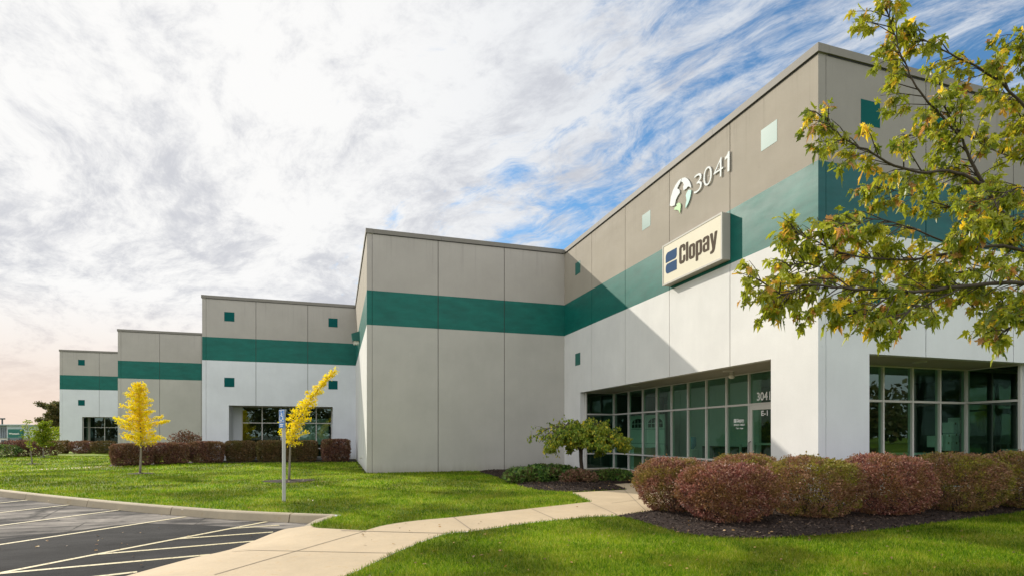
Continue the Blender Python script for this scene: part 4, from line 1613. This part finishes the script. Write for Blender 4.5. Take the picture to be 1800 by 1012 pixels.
# ------------------------------------------------------------------ clipped shrubs
def shrub(name, c, rx, ry, h, n, lsize, lm, label, cat, group, sq=2.9, z0=0.05, tv=OVAL, stems=22, depth=0.16, rot=None, lumpy=1.0, under=0.27):
    e = empty(name, (c[0], c[1], 0), label, cat, group)
    # superellipsoid shell with lumps
    d = rdir(n)
    p = np.sign(d) * np.abs(d) ** (2 / sq)
    rr = (np.abs(d) ** sq).sum(1) ** (-1 / sq)
    S3 = d * rr[:, None]
    inner = np.where(RNG.random(n) < 0.70, 1 - RNG.random(n) ** 1.5 * depth / max(rx, .1), RNG.uniform(0.40, 0.97, n))
    def nz(f, o):
        return np.array([noise.noise(Vector((float(a[0]) * f + c[0] * 3 + o, float(a[1]) * f + c[1] * 3, float(a[2]) * f))) for a in S3])
    lump = 1 + 0.13 * lumpy * nz(1.5, 0) + 0.10 * lumpy * nz(4.5, 5)
    shoot = (nz(16, 2) > 0.33) & (S3[:, 2] > -0.2)
    lump += np.where(shoot, RNG.uniform(0, 0.14, n), 0) * lumpy + np.where(RNG.random(n) < 0.04, RNG.uniform(0, 0.07, n), 0) * lumpy
    thin = (nz(5.5, 9) + 0.35 * (S3[:, 2] < -0.1)) * min(1, lumpy)
    keep = RNG.random(n) > np.clip((thin - 0.06) * 3.2, 0, 0.92)
    S3 = S3 * (inner * lump)[:, None]
    S3, d = S3[keep], d[keep]
    und = 1 - under * np.clip(-S3[:, 2:3], 0, 1) ** 1.3
    S3[:, :2] *= und
    P = S3 * np.array([rx, ry, (h - z0) / 2]) + np.array([0, 0, (h + z0) / 2])
    sel = P[:, 2] > 0.03
    d, P, S3 = d[sel], P[sel], S3[sel]
    if rot:
        cr, sr = math.cos(rot), math.sin(rot)
        R = np.array([[cr, sr, 0], [-sr, cr, 0], [0, 0, 1]])
        P = P @ R
        d = d @ R
    P = P + np.array([c[0], c[1], 0])
    m = len(P)
    dr = unit(d + rdir(m) * 0.9 + np.array([0, 0, 0.25]))
    N = unit(d + rdir(m) * 0.8)
    V, F = leaves(P, dr, N, RNG.uniform(0.6, 1.3, m) * lsize, tv[0], tv[1])
    fastmesh('foliage', V, F, lm, e)
    mb = MB()
    for k in range(stems):
        a = random.uniform(0, 6.28)
        t = random.uniform(.25, .8)
        tip_ = Vector((c[0] + math.cos(a) * rx * t, c[1] + math.sin(a) * ry * t, h * random.uniform(.5, .85)))
        b_ = Vector((c[0] + math.cos(a) * rx * .12, c[1] + math.sin(a) * ry * .12, 0))
        md = (b_ + tip_) / 2 + Vector((random.uniform(-.05, .05), random.uniform(-.05, .05), -.05))
        mb.tube([b_, md, tip_], [0.012, .009, .004], 5)
    mb.build('stem', M_TWIG, e)
    return e


NL = 38000
FG = 'rounded barberry bushes along the front bed'
bushes = [
    (D(1186, 10.75), 0.72, 0.70, 1.02, L_BARB, 'reddish barberry bush at the left end, beside the path'),
    (D(1277, 9.50), 0.78, 0.74, 0.98, L_BARBR, 'reddest barberry bush, nearest the lawn at the bed corner'),
    (D(1312, 11.9), 0.74, 0.62, 1.06, L_BARBY, 'olive and russet barberry bush behind two others below the door'),
    (D(1426, 10.05), 0.80, 0.74, 1.06, L_BARBY, 'russet barberry bush below the white building corner, yellow-green at its foot'),
    (D(1553, 10.35), 0.83, 0.72, 1.08, L_BARBR, 'russet barberry bush just right of the white building corner'),
    (D(1683, 10.85), 0.88, 0.70, 1.10, L_BARBY, 'olive barberry bush below the stacked cartons in the window'),
    (D(1800, 11.3), 0.88, 0.70, 1.13, L_BARBY, 'olive barberry bush cut by the right picture edge'),
]
for c, rx, ry, h, lm, lb_ in bushes:
    shrub('barberry_bush', c, rx * 0.98, ry, h * 1.02, NL, 0.035, lm, lb_, 'bush', FG, z0=0.0, depth=.10, lumpy=.72)
shrub('barberry_bush', (15.3, 8.1), 0.88, .7, 1.1, 12000, 0.038, L_BARBY, 'olive barberry bush beyond the right picture edge', 'bush', FG)

hd = [
    (D(233, 27.6), 0.95, 0.62, 1.04, L_HEDGE, 'dark brown box hedge block directly behind the left yellow tree'),
    (D(301, 29.2), 0.93, 0.62, 1.06, L_HEDGE, 'dark brown box hedge block right of the yellow conical tree'),
    (D(364, 30.3), 0.90, 0.60, 1.12, L_HEDGE, 'brown box hedge block under the loose purple-green shrub'),
    (D(423, 31.6), 0.84, 0.60, 1.14, L_HEDGEO, 'olive box hedge block left of the unit window'),
    (D(475, 31.8), 0.78, 0.60, 1.16, L_HEDGEO, 'olive box hedge block left of the blue sign post'),
    (D(530, 31.8), 0.92, 0.60, 1.16, L_HEDGEO, 'olive box hedge block behind the leaning yellow tree'),
    (D(590, 31.8), 0.82, 0.62, 1.24, L_HEDGE, 'brown box hedge block nearest the tall grey wall'),
]
for c, rx, ry, h, lm, lb_ in hd:
    shrub('clipped_hedge', c, rx * 0.90, ry, h, 13000, 0.070, lm, lb_, 'hedge', 'clipped hedge blocks before the middle unit', sq=9, z0=0.03, depth=.14, rot=0.15, lumpy=.28, under=.10)
far = [
    (D(113, 45.5), 0.36, 0.45, 1.0, L_HEDGEO, 'small olive shrub at the far left building corner'),
    (D(145, 45.5), 0.82, 0.6, 0.98, L_HEDGE, 'brown hedge block left of two before the farthest unit'),
    (D(182, 45.5), 0.82, 0.6, 0.98, L_HEDGEO, 'olive-brown hedge block right of two before the farthest unit'),
]
for c, rx, ry, h, lm, lb_ in far:
    shrub('clipped_hedge', c, rx, ry, h, 3500, 0.10, lm, lb_, 'hedge', 'hedge blocks before the farthest unit', sq=4.5, z0=0.03, stems=5, lumpy=.5)
row = [(26, 38.5, 0.80, 1.08, L_HEDGE, 'brown rounded shrub at the left end of the far row'), (48, 39.2, .75, 1.10, L_HEDGE, 'brown rounded shrub behind the thin sapling'),
       (70, 40.2, .78, 1.08, L_HEDGE, 'brown rounded shrub behind the bright green tree'), (92, 41.0, .72, 1.05, L_HEDGEO, 'olive-brown rounded shrub at the right end of the far row')]
for px, z_, r_, h, lm, lb_ in row:
    shrub('rounded_shrub', D(px, z_), r_, r_ * .8, h, 3500, 0.09, lm, lb_, 'shrub', 'rounded shrubs in the far left row', stems=5)
shrub('green_hedge', D(-8, 37.5), 1.25, 0.7, 0.82, 4500, 0.09, L_JUN, 'dark green low hedge at the left picture edge', 'hedge', None, sq=5, stems=5)
shrub('loose_shrub', D(328, 35.0), 1.0, 0.8, 1.72, 3200, 0.10, L_HEDGE, 'loose purple and green shrub behind the box hedge by the grey wall', 'shrub', None, sq=2, depth=.5)
shrub('yellow_shrub', D(98, 58), 1.6, 1.2, 2.3, 3000, 0.14, L_GREEN, 'yellow-green shrub beside the far left building corner', 'shrub', None, sq=2, depth=.6)

# low plants of the entrance bed
shrub('juniper', D(912, 18.9, 0), 0.55, 0.5, 0.40, 7000, 0.09, L_JUN, 'small bright green juniper at the left end of the entrance bed', 'shrub', 'low plants in the entrance bed', sq=2, z0=-.25, tv=NEEDLE, stems=4)
shrub('spreading_groundcover', D(962, 17.9, 0), 1.35, 0.62, 0.46, 15000, 0.11, L_JUN, 'wide dark green spreading shrub left of the small tree', 'shrub', 'low plants in the entrance bed', sq=2.2, z0=-.3, tv=OVAL, stems=5, rot=.2)
shrub('rusty_perennial', D(1018, 17.4, 0), 0.60, 0.42, 0.40, 6000, 0.075, L_RUST, 'rusty brown low plant at the foot of the small tree', 'shrub', 'low plants in the entrance bed', sq=2, z0=-.2, stems=4)
shrub('spreading_groundcover', D(1077, 18.0, 0), 0.85, 0.5, 0.34, 8000, 0.08, L_JUN, 'dark green low shrub right of the small tree by the glazing', 'shrub', 'low plants in the entrance bed', sq=2, z0=-.2, stems=4)


# ------------------------------------------------------------------ trees
def wander(a, b, n, amp, sag=0.0):
    a, b = Vector(a), Vector(b)
    out = []
    ph = [random.uniform(0, 50) for _ in range(3)]
    L = (b - a).length
    for i in range(n + 1):
        t = i / n
        w = math.sin(math.pi * t) ** .7 if 0 < t < 1 else 0
        off = Vector([noise.noise(Vector((t * 2.2 + p, p, 0))) for p in ph]) * amp * L * w
        out.append(a.lerp(b, t) + off + Vector((0, 0, sag * L * math.sin(math.pi * t))))
    return out


def yellow_tree(base, H, label, crown, trunk_top, lean, nl, lsize, lm, bark, name, cat, group, limb_n=26, r0=0.035, spread=0.16, curve=None):
    """crown: list of (height fraction, radius) ; curve: function t -> (dx, dy, z) of the leader"""
    e = empty(name, (base[0], base[1], 0), label, cat, group)
    leader = [Vector((base[0], base[1], 0)) + Vector(curve(t / 16)) for t in range(17)]
    mb = MB()
    mb.tube(leader, [r0 * (1 - .86 * t / 16) for t in range(17)], 8)
    mb.build('trunk', bark, e, smooth=True)
    mb = MB()
    P, Dd = [], []
    def rad(t):
        for (t0, r_0), (t1, r_1) in zip(crown[:-1], crown[1:]):
            if t0 <= t <= t1:
                return r_0 + (r_1 - r_0) * (t - t0) / (t1 - t0)
        return crown[-1][1]
    for k in range(limb_n):
        t = trunk_top + (0.985 - trunk_top) * (k + random.random() * .6) / limb_n
        p0 = Vector((base[0], base[1], 0)) + Vector(curve(t))
        a = k * 2.4 + random.uniform(-.4, .4)
        R = rad(t) * random.uniform(.42, 1.14)
        up = R * random.uniform(.15, .55) * (1 if t < .8 else 1.6)
        p1 = p0 + Vector((math.cos(a) * R, math.sin(a) * R, up))
        path = wander(p0, p1, 6, .12)
        mb.tube(path, [0.012 * (1 - .8 * i / 6) * (1.25 - t) for i in range(7)], 5)
        nn = int(nl / limb_n * (R / 0.6 + .25))
        for _ in range(nn):
            s_ = random.random() ** .75
            i = min(int(s_ * 6), 5)
            q_ = path[i].lerp(path[i + 1], s_ * 6 - i)
            sp = spread * (1.1 - .5 * s_)
            P.append(q_ + Vector([random.gauss(0, sp * .62), random.gauss(0, sp * .62), random.gauss(0, sp * .42)]))
            Dd.append((p1 - p0).normalized())
    for _ in range(int(nl * .12)):
        t = random.uniform(trunk_top + .02, 1.0)
        P.append(Vector((base[0], base[1], 0)) + Vector(curve(t)) + Vector([random.gauss(0, spread * .5) for _ in range(3)]))
        Dd.append(Vector((0, 0, 1)))
    mb.build('branch', bark, e)
    P = np.array([tuple(p) for p in P])
    Dd = np.array([tuple(p) for p in Dd])
    n = len(P)
    V, F = leaves(P, unit(Dd + rdir(n) * 1.1), rdir(n), RNG.uniform(.65, 1.25, n) * lsize, OVAL[0], OVAL[1])
    fastmesh('crown', V, F, lm, e)
    return e


def c1(t):
    return (0.03 * math.sin(t * 5), 0.02 * math.sin(t * 7), 3.5 * t)


yellow_tree(T1, 3.5, 'upright conical bright yellow tree on the left lawn', [(0, 0), (.30, .35), (.36, 1.0), (.47, .92), (.60, .66), (.75, .52), (.88, .36), (1.0, .12)],
            .31, 0, 7600, 0.060, L_YEL, M_BARKL, 'ornamental_tree', 'tree', 'young yellow trees on the lawn', limb_n=70, r0=.045, spread=.105, curve=c1)


def c2(t):
    # leans right and bends over at the top
    cr = Vector((CS, -SN, 0))
    s_ = 0.14 * t + (0.0 if t < .30 else 1.42 * ((t - .30) / .70) ** 1.75)
    return (cr.x * s_, cr.y * s_, 3.64 * t)


yellow_tree(T2, 3.64, 'leaning yellow tree with its top bent right, behind the blue sign post', [(0, 0), (.30, .25), (.33, .46), (.42, .52), (.50, .40), (.60, .42), (.72, .30), (.85, .20), (1.0, .07)],
            .32, 0, 5000, 0.056, L_YEL, M_BARKL, 'ornamental_tree', 'tree', 'young yellow trees on the lawn', limb_n=56, r0=.042, spread=.095, curve=c2)
yellow_tree(T3, 2.2, 'thin sparse green sapling on the far left lawn', [(0, 0), (.3, .3), (.45, .42), (.7, .35), (1, .15)], .34, 0, 420, 0.085, L_GREEN, M_BARKL,
            'sapling', 'tree', 'green saplings on the far lawn', limb_n=12, r0=.03, spread=.12, curve=lambda t: (-.25 * t, 0, 2.25 * t))
yellow_tree(T4, 2.5, 'bushy bright green sapling on the far left lawn', [(0, 0), (.3, .5), (.4, .95), (.6, .8), (.8, .5), (1, .2)], .32, 0, 2600, 0.10, L_GREEN, M_BARKL,
            'sapling', 'tree', 'green saplings on the far lawn', limb_n=20, r0=.04, spread=.2, curve=lambda t: (0.03 * t, 0, 2.35 * t))
bt = D(112, 66)
yellow_tree(bt, 6.6, 'large dark tree rising behind the far left building corner', [(0, 0), (.2, 1.5), (.35, 2.6), (.6, 2.9), (.8, 2.1), (1, .7)], .22, 0, 5200, 0.22, L_DARK, M_BARK,
            'deciduous_tree', 'tree', None, limb_n=34, r0=.16, spread=.42, curve=lambda t: (0.1 * math.sin(4 * t), 0, 5.1 * t))


# ---- small umbrella-crowned tree at the entrance bed
def umbrella_tree():
    b = D(1022, 18.0)
    e = empty('umbrella_tree', (b[0], b[1], 0), 'small tree with a flat umbrella crown beside the entrance glazing', 'tree')
    mb = MB()
    top = Vector((b[0] - .02, b[1], 0.98))
    mb.tube([(b[0], b[1], 0), (b[0] + .02, b[1], .35), (b[0] - .02, b[1], .7), tuple(top)], [.085, .065, .06, .065], 9)
    mb.build('trunk', M_BARK, e, smooth=True)
    mb = MB()
    P, Dd = [], []
    cr = Vector((CS, -SN, 0))
    for k in range(40):
        a = k * 2.399 + random.uniform(-.2, .2)
        R = 1.74 * random.uniform(.42, 1.0)
        d = Vector((math.cos(a), math.sin(a), 0))
        if d.x > 0.2:
            R = min(R, 1.42)
        lean = d.dot(cr)
        mid = top + d * R * .45 + Vector((0, 0, random.uniform(.40, .98)))
        end = top + d * R + Vector((0, 0, random.uniform(-.02, .38)))
        path = [top.lerp(mid, t / 5) + Vector((0, 0, .10 * math.sin(math.pi * t / 5))) for t in range(6)] + \
               [mid.lerp(end, t / 5) + Vector((0, 0, .09 * math.sin(math.pi * t / 5))) for t in range(1, 6)]
        path = [p + Vector([random.uniform(-.02, .02) for _ in range(3)]) for p in path]
        mb.tube(path, [0.030 * (1 - .85 * i / 10) for i in range(11)], 5)
        bare = lean < -0.72
        for j in range(13):
            i = random.randint(3, 9)
            s0 = path[i].lerp(path[i + 1], random.random())
            dd = (d * random.uniform(.4, 1) + Vector([random.uniform(-1, 1), random.uniform(-1, 1), random.uniform(-.5, .9)])).normalized()
            L = random.uniform(.15, .38) * (1.25 if bare else 1)
            s1 = s0 + dd * L + Vector((0, 0, -.06))
            mb.tube([s0, (s0 + s1) / 2 + Vector((0, 0, .03)), s1], [.006, .004, .002], 4)
            nlv = 44 if not bare else 7
            for q_ in range(nlv):
                t = random.uniform(.1, 1.05)
                P.append(s0.lerp(s1, t) + Vector([random.gauss(0, .045), random.gauss(0, .045), random.gauss(-.02, .04)]))
                Dd.append(Vector((random.gauss(0, .5), random.gauss(0, .5), -.8)))
    mb.build('branch', M_BARK, e)
    P = np.array([tuple(p) for p in P])
    Dd = np.array([tuple(p) for p in Dd])
    ok = P[:, 0] < 9.5
    P, Dd = P[ok], Dd[ok]
    n = len(P)
    V, F = leaves(P, Dd, unit(rdir(n) + np.array([0, 0, .5])), RNG.uniform(.7, 1.3, n) * .088, OVAL[0], OVAL[1])
    fastmesh('crown', V, F, L_CRAB, e)


umbrella_tree()


# ---- the maple at the right, branches reaching into the picture
def maple():
    zt = 5.6
    b = D(2060, zt)
    e = empty('maple_tree', (b[0], b[1], 0), 'leafy green maple reaching in from the right picture edge', 'tree')
    def Q(px, py, zc):
        r = ray(px)
        return Vector((zc * r[0], zc * r[1], HZ(py, zc)))
    trunk = [Vector((b[0], b[1], 0)), Vector((b[0] - .02, b[1], 1.2)), Q(2045, 620, 5.6), Q(2030, 480, 5.55), Q(2010, 250, 5.5), Q(1990, 60, 5.5), Q(1975, -140, 5.5), Q(1970, -330, 5.5)]
    mb = MB()
    mb.tube(trunk, [.14, .115, .105, .095, .075, .055, .035, .015], 10)
    mb.build('trunk', M_BARK, e, smooth=True)
    # main limbs: (points in sight-line terms, start radius)
    limbs = [
        [(2030, 480, 5.55), (1900, 440, 5.3), (1775, 385, 5.05), (1720, 310, 4.95), (1690, 240, 4.9), (1660, 190, 4.85)],
        [(1735, 330, 4.97), (1680, 303, 4.9), (1600, 300, 4.75), (1535, 270, 4.65), (1480, 240, 4.6), (1446, 208, 4.55)],
        [(1690, 240, 4.9), (1620, 165, 4.8), (1590, 110, 4.75), (1568, 50, 4.7), (1560, 22, 4.7)],
        [(1900, 440, 5.3), (1860, 290, 5.2), (1790, 175, 5.1), (1720, 120, 5.0), (1640, 80, 4.95), (1600, 62, 4.9)],
        [(2045, 560, 5.6), (1900, 480, 5.1), (1780, 435, 4.9), (1700, 440, 4.8), (1610, 455, 4.7), (1500, 450, 4.65), (1445, 430, 4.6), (1398, 408, 4.5)],
        [(2045, 600, 5.6), (1920, 510, 4.9), (1800, 498, 4.7), (1700, 503, 4.6), (1610, 513, 4.5), (1500, 508, 4.45), (1420, 500, 4.4), (1380, 517, 4.35), (1338, 495, 4.3)],
        [(1700, 503, 4.6), (1640, 530, 4.5), (1600, 545, 4.4), (1562, 572, 4.35)],
        [(1610, 513, 4.5), (1560, 525, 4.45), (1520, 550, 4.4), (1497, 550, 4.35)],
        [(1920, 510, 4.9), (1850, 530, 4.6), (1805, 548, 4.4), (1768, 583, 4.3)],
        [(2030, 400, 5.55), (1920, 320, 5.3), (1850, 250, 5.2), (1790, 200, 5.3), (1760, 120, 5.4)],
        [(1700, 440, 4.8), (1600, 400, 4.7), (1540, 385, 4.65), (1480, 395, 4.6)],
        [(1860, 290, 5.2), (1760, 270, 5.5), (1680, 230, 5.7), (1600, 240, 5.8)],
        [(1500, 508, 4.45), (1440, 470, 4.5), (1405, 462, 4.5), (1388, 470, 4.45)],
        [(1900, 440, 5.3), (1800, 350, 5.6), (1700, 370, 5.7), (1600, 340, 5.7), (1540, 330, 5.6)],
        [(1780, 435, 4.9), (1740, 470, 5.2), (1660, 480, 5.2), (1580, 480, 5.1), (1520, 480, 5.0)],
        [(1800, 498, 4.7), (1730, 545, 4.9), (1690, 520, 5.0), (1640, 490, 5.0)],
        [(1900, 440, 5.3), (1840, 390, 4.8), (1800, 330, 4.6), (1740, 360, 4.5), (1700, 400, 4.5)],
        [(2020, 300, 5.55), (1900, 200, 5.4), (1850, 100, 5.3), (1800, 60, 5.2)],
        # beyond the picture edge, so the tree is whole
        [(2020, 300, 5.5), (2140, 150, 5.2), (2240, 90, 5.0)], [(2030, 420, 5.5), (2200, 330, 6.2), (2330, 260, 6.6)],
        [(2000, 150, 5.5), (1930, 0, 5.2), (1890, -100, 5.0)], [(2030, 420, 5.5), (2120, 330, 4.6), (2250, 330, 4.0)], [(1990, 60, 5.5), (2080, -120, 5.8), (2150, -190, 6.2)],
    ]
    RK = 0.55
    rad0 = [RK * q_ for q_ in [.055, .030, .018, .032, .036, .042, .014, .012, .016, .03, .015, .016, .012, .02, .016, .014, .018, .03, .03, .035, .025, .03, .02]]
    bb = MB()
    tw = []
    for L, r0 in zip(limbs, rad0):
        pts_ = [Q(*p) for p in L]
        fine = []
        for i in range(len(pts_) - 1):
            p0, p1, p2, p3 = pts_[max(i - 1, 0)], pts_[i], pts_[i + 1], pts_[min(i + 2, len(pts_) - 1)]
            for k in range(5):
                t = k / 5
                fine.append(0.5 * (2 * p1 + (p2 - p0) * t + (2 * p0 - 5 * p1 + 4 * p2 - p3) * t * t + (3 * p1 - p0 - 3 * p2 + p3) * t ** 3))
        fine.append(pts_[-1])
        n = len(fine)
        fine = [p + Vector([random.uniform(-.008, .008) for _ in range(3)]) for p in fine]
        bb.tube(fine, [r0 * (1 - .88 * i / (n - 1)) for i in range(n)], 7)
        length = sum((fine[i + 1] - fine[i]).length for i in range(n - 1))
        nt = int(length * 13) + 3
        for k in range(nt):
            f = 0.14 + 0.86 * (k + random.random() * .8) / nt
            f = min(f, .999)
            i = min(int(f * (n - 1)), n - 2)
            s0 = fine[i].lerp(fine[i + 1], f * (n - 1) - i)
            d = (fine[i + 1] - fine[i]).normalized()
            side = d.cross(Vector((random.uniform(-1, 1), random.uniform(-1, 1), random.uniform(-.3, 1.2)))).normalized()
            dd = (d * random.uniform(.5, 1.1) + side * random.uniform(.5, 1)).normalized()
            tw.append((s0, dd, random.uniform(.13, .42) * (1.15 - .5 * f), length))
        tw.append((fine[-2], (fine[-1] - fine[-2]).normalized(), .16, length))
    P, Dd, Nn, Sz = [], [], [], []
    for s0, dd, L, _ in tw:
        s1 = s0 + dd * L * .55 + Vector((0, 0, .015))
        s2 = s0 + dd * L + Vector((0, 0, .0 - .05 * L))
        bb.tube([s0, s1, s2], [.0055, .004, .0022], 4)
        m = 5 + int(L * 22)
        for j in range(m):
            t = random.uniform(.35, 1.02)
            q_ = s0.lerp(s1, t * 2) if t < .5 else s1.lerp(s2, t * 2 - 1)
            out = (dd * .55 + Vector((random.gauss(0, .55), random.gauss(0, .55), random.gauss(-.75, .5)))).normalized()
            P.append(q_ + out * .03)
            Dd.append(out)
            nn_ = Vector((random.gauss(0, .8), random.gauss(0, .8), random.gauss(.35, .5)))
            Nn.append(nn_.normalized())
            Sz.append(random.uniform(.042, .090))
    bb.build('branch', M_BARK, e, smooth=True)
    tv, tf = maple_template()
    A = lambda L_: np.array([tuple(p) for p in L_])
    V, F = leaves(A(P), A(Dd), A(Nn), np.array(Sz), tv, tf)
    # curl every leaf a little differently
    k = len(tv)
    n = len(P)
    W = V.reshape(n, k, 3)
    base = A(P)[:, None, :]
    rel = W - base
    cu = RNG.uniform(-.8, 2.4, (n, 1))
    r2 = (rel ** 2).sum(2)
    W[:, :, 2] -= cu * r2 / np.array(Sz)[:, None] * .35
    W += RNG.normal(0, .0030, W.shape)
    fastmesh('crown', W.reshape(-1, 3), F, L_MAPLE, e)
    print('maple leaves', n)


maple()

# ------------------------------------------------------------------ fallen leaves
P = []
for _ in range(150):
    P.append(G(random.uniform(620, 1800), random.uniform(925, 1010), 0.03))
for _ in range(34):
    P.append(G(random.uniform(640, 1110), random.uniform(875, 960), 0.012))
for _ in range(90):
    P.append(G(random.uniform(60, 900), random.uniform(830, 895), 0.04))
for T_ in (T1, T2):
    for _ in range(60):
        P.append((T_[0] + random.gauss(.3, .8), T_[1] + random.gauss(-.3, .8), 0.045))
for _ in range(40):
    P.append((*G(random.uniform(60, 560), random.uniform(905, 1000), PZ)[:2], PZ + .02))
for _ in range(46):
    P.append(G(random.uniform(930, 1110), random.uniform(838, 860), 0.10))
for _ in range(36):
    P.append(G(random.uniform(1130, 1500), random.uniform(905, 940), 0.09))
P = np.array(P)
n = len(P)
V, F = leaves(P, rdir(n) * np.array([1, 1, .2]), unit(np.array([0, 0, 1.0]) + rdir(n) * .5), RNG.uniform(.025, .06, n), OVAL[0], OVAL[1])
tag(fastmesh('fallen_leaves', V, F, L_LITTER), 'small brown fallen leaves scattered over lawn, path and beds', 'leaves', kind='stuff')

# ------------------------------------------------------------------ beyond the lot: neighbouring building, board sign, pole light
nb = empty('neighbour_building', (-75, 70, 0), 'low grey-blue metal building on the left horizon', 'building')
mb = MB()
fz = 84.0
def NB(px, z, d=0):
    r = ray(px)
    return (r[0] * (fz + d), r[1] * (fz + d), z)
def slab(p0, p1, z0, z1, dep=12, mi=0, d=0, mb_=None):
    a, b_ = NB(p0, z0, d), NB(p1, z0, d)
    a2, b2 = NB(p0, z0, d + dep), NB(p1, z0, d + dep)
    vs = [a, b_, b2, a2] + [(p[0], p[1], z1) for p in (a, b_, b2, a2)]
    mb_.add(vs, [(0, 3, 2, 1), (4, 5, 6, 7), (0, 1, 5, 4), (1, 2, 6, 5), (2, 3, 7, 6), (3, 0, 4, 7)], mi)
slab(-420, 12, 1.05, 2.98, mb_=mb)
for k in range(-110, 3):
    slab(k * 4, k * 4 + 1.4, 1.05, 2.6, 0.25, 0, -0.15, mb_=mb)
slab(12.2, 72, 1.05, 3.0, 10, 1, -0.5, mb_=mb)
mb.build('upper_wall', [M_SIDING, M_SIDING2], nb)
mb = MB()
slab(-420, 72, -0.2, 1.046, 12, 0, 0, mb_=mb)
mb.build('lower_wall', simple('block_white', (0.60, 0.58, 0.52), 0.8), nb)
mb = MB()
slab(-421, 38, 2.985, 3.12, 13, 0, -0.9, mb_=mb)
a, b_ = NB(38.2, 2.985, -.9), NB(73, 2.985, -.9)
mb.add([a, b_, NB(73, 2.7, 12), NB(38.2, 2.7, 12), NB(38.2, 3.16, -.9), NB(73, 2.99, -.9), NB(73, 3.1, 12), NB(38.2, 3.3, 12)],
       [(0, 3, 2, 1), (4, 5, 6, 7), (0, 1, 5, 4), (1, 2, 6, 5), (2, 3, 7, 6), (3, 0, 4, 7)])
mb.build('roof', M_SIDING2, nb)
for px in (-60, -35, -12, 2, 40, 52):
    mb = MB()
    slab(px, px + 8, 0.18, 0.76, 0.3, 0, -0.1, mb_=mb)
    mb.build('window', M_SLATE, nb)

sc_ = D(25.5, 60)
bs = empty('board_sign', (sc_[0], sc_[1], 0), 'teal and slate tenant board sign before the low metal building', 'sign')
rt = Vector((CS, -SN, 0))
fw = Vector((SN, CS, 0))
def BS(px, py, d=0.0):
    r = ray(px)
    return Vector((r[0] * (60 + d), r[1] * (60 + d), HZ(py, 60)))
def bslab(px0, px1, py0, py1, d, dep, m_, nm_, par):
    mb = MB()
    q4 = [BS(px0, py1, d), BS(px1, py1, d), BS(px1, py0, d), BS(px0, py0, d)]
    mb.prism(q4, fw, dep)
    return mb.build(nm_, m_, par)
tp = bslab(13.7, 37.8, 753.5, 768.6, 0, .3, M_TEALSQ, 'teal_panel', bs)
lp = bslab(13.7, 37.0, 768.9, 779.6, 0, .3, M_SLATE, 'tenant_panel', bs)
bslab(15.5, 35.5, 779.8, 790.0, .05, .2, M_SIDING, 'base', bs)
o_ = BS(15.6, 762.9, -.02)
put_text('lettering', 'Westech', tuple(o_), rt, (0, 0, 1), 1.12, 0.19, 0.01, M_VINYL, tp, bold=.02)
for py in (770.6, 773.4, 776.3):
    bslab(17, 33, py - .35, py + .35, -.015, .01, M_SIDING2, 'tenant_line', lp)
mb = MB()
lx = D(4, 118)
mb.tube([(lx[0], lx[1], 0), (lx[0], lx[1], HZ(736, 118))], .14, 8)
pl_ = empty('pole_light', (lx[0], lx[1], 0), 'flat-headed pole light rising behind the low metal building', 'lamp')
mb.build('pole', M_SLATE, pl_)
mb = MB()
mb.box(lx[0] - .42, lx[0] + .42, lx[1] - .3, lx[1] + .3, HZ(736.5, 118), HZ(734, 118))
mb.build('lamp_head', M_SLATE, pl_, bevel=.05)

# woods across the road behind the photographer, far side of the lot, mirrored in the glass
def woods():
    P, Z = [], []
    for k in range(46):
        x = -60 + k * 4.2 + random.uniform(-1.5, 1.5)
        y = -48 - random.uniform(0, 10)
        h = random.uniform(6, 11)
        R = random.uniform(2.5, 4)
        for _ in range(420):
            d = Vector([random.gauss(0, 1) for _ in range(3)]).normalized()
            P.append((x + d.x * R * random.uniform(.5, 1), y + d.y * R, h * .55 + d.z * h * .45 * random.uniform(.6, 1)))
    P = np.array(P)
    n = len(P)
    V, F = leaves(P, rdir(n), rdir(n), RNG.uniform(.6, 1.3, n), DIAMOND[0], DIAMOND[1])
    tag(fastmesh('far_woods', V, F, L_DARK), 'dark woods behind the photographer mirrored in the glazing', 'woods', kind='stuff')


woods()
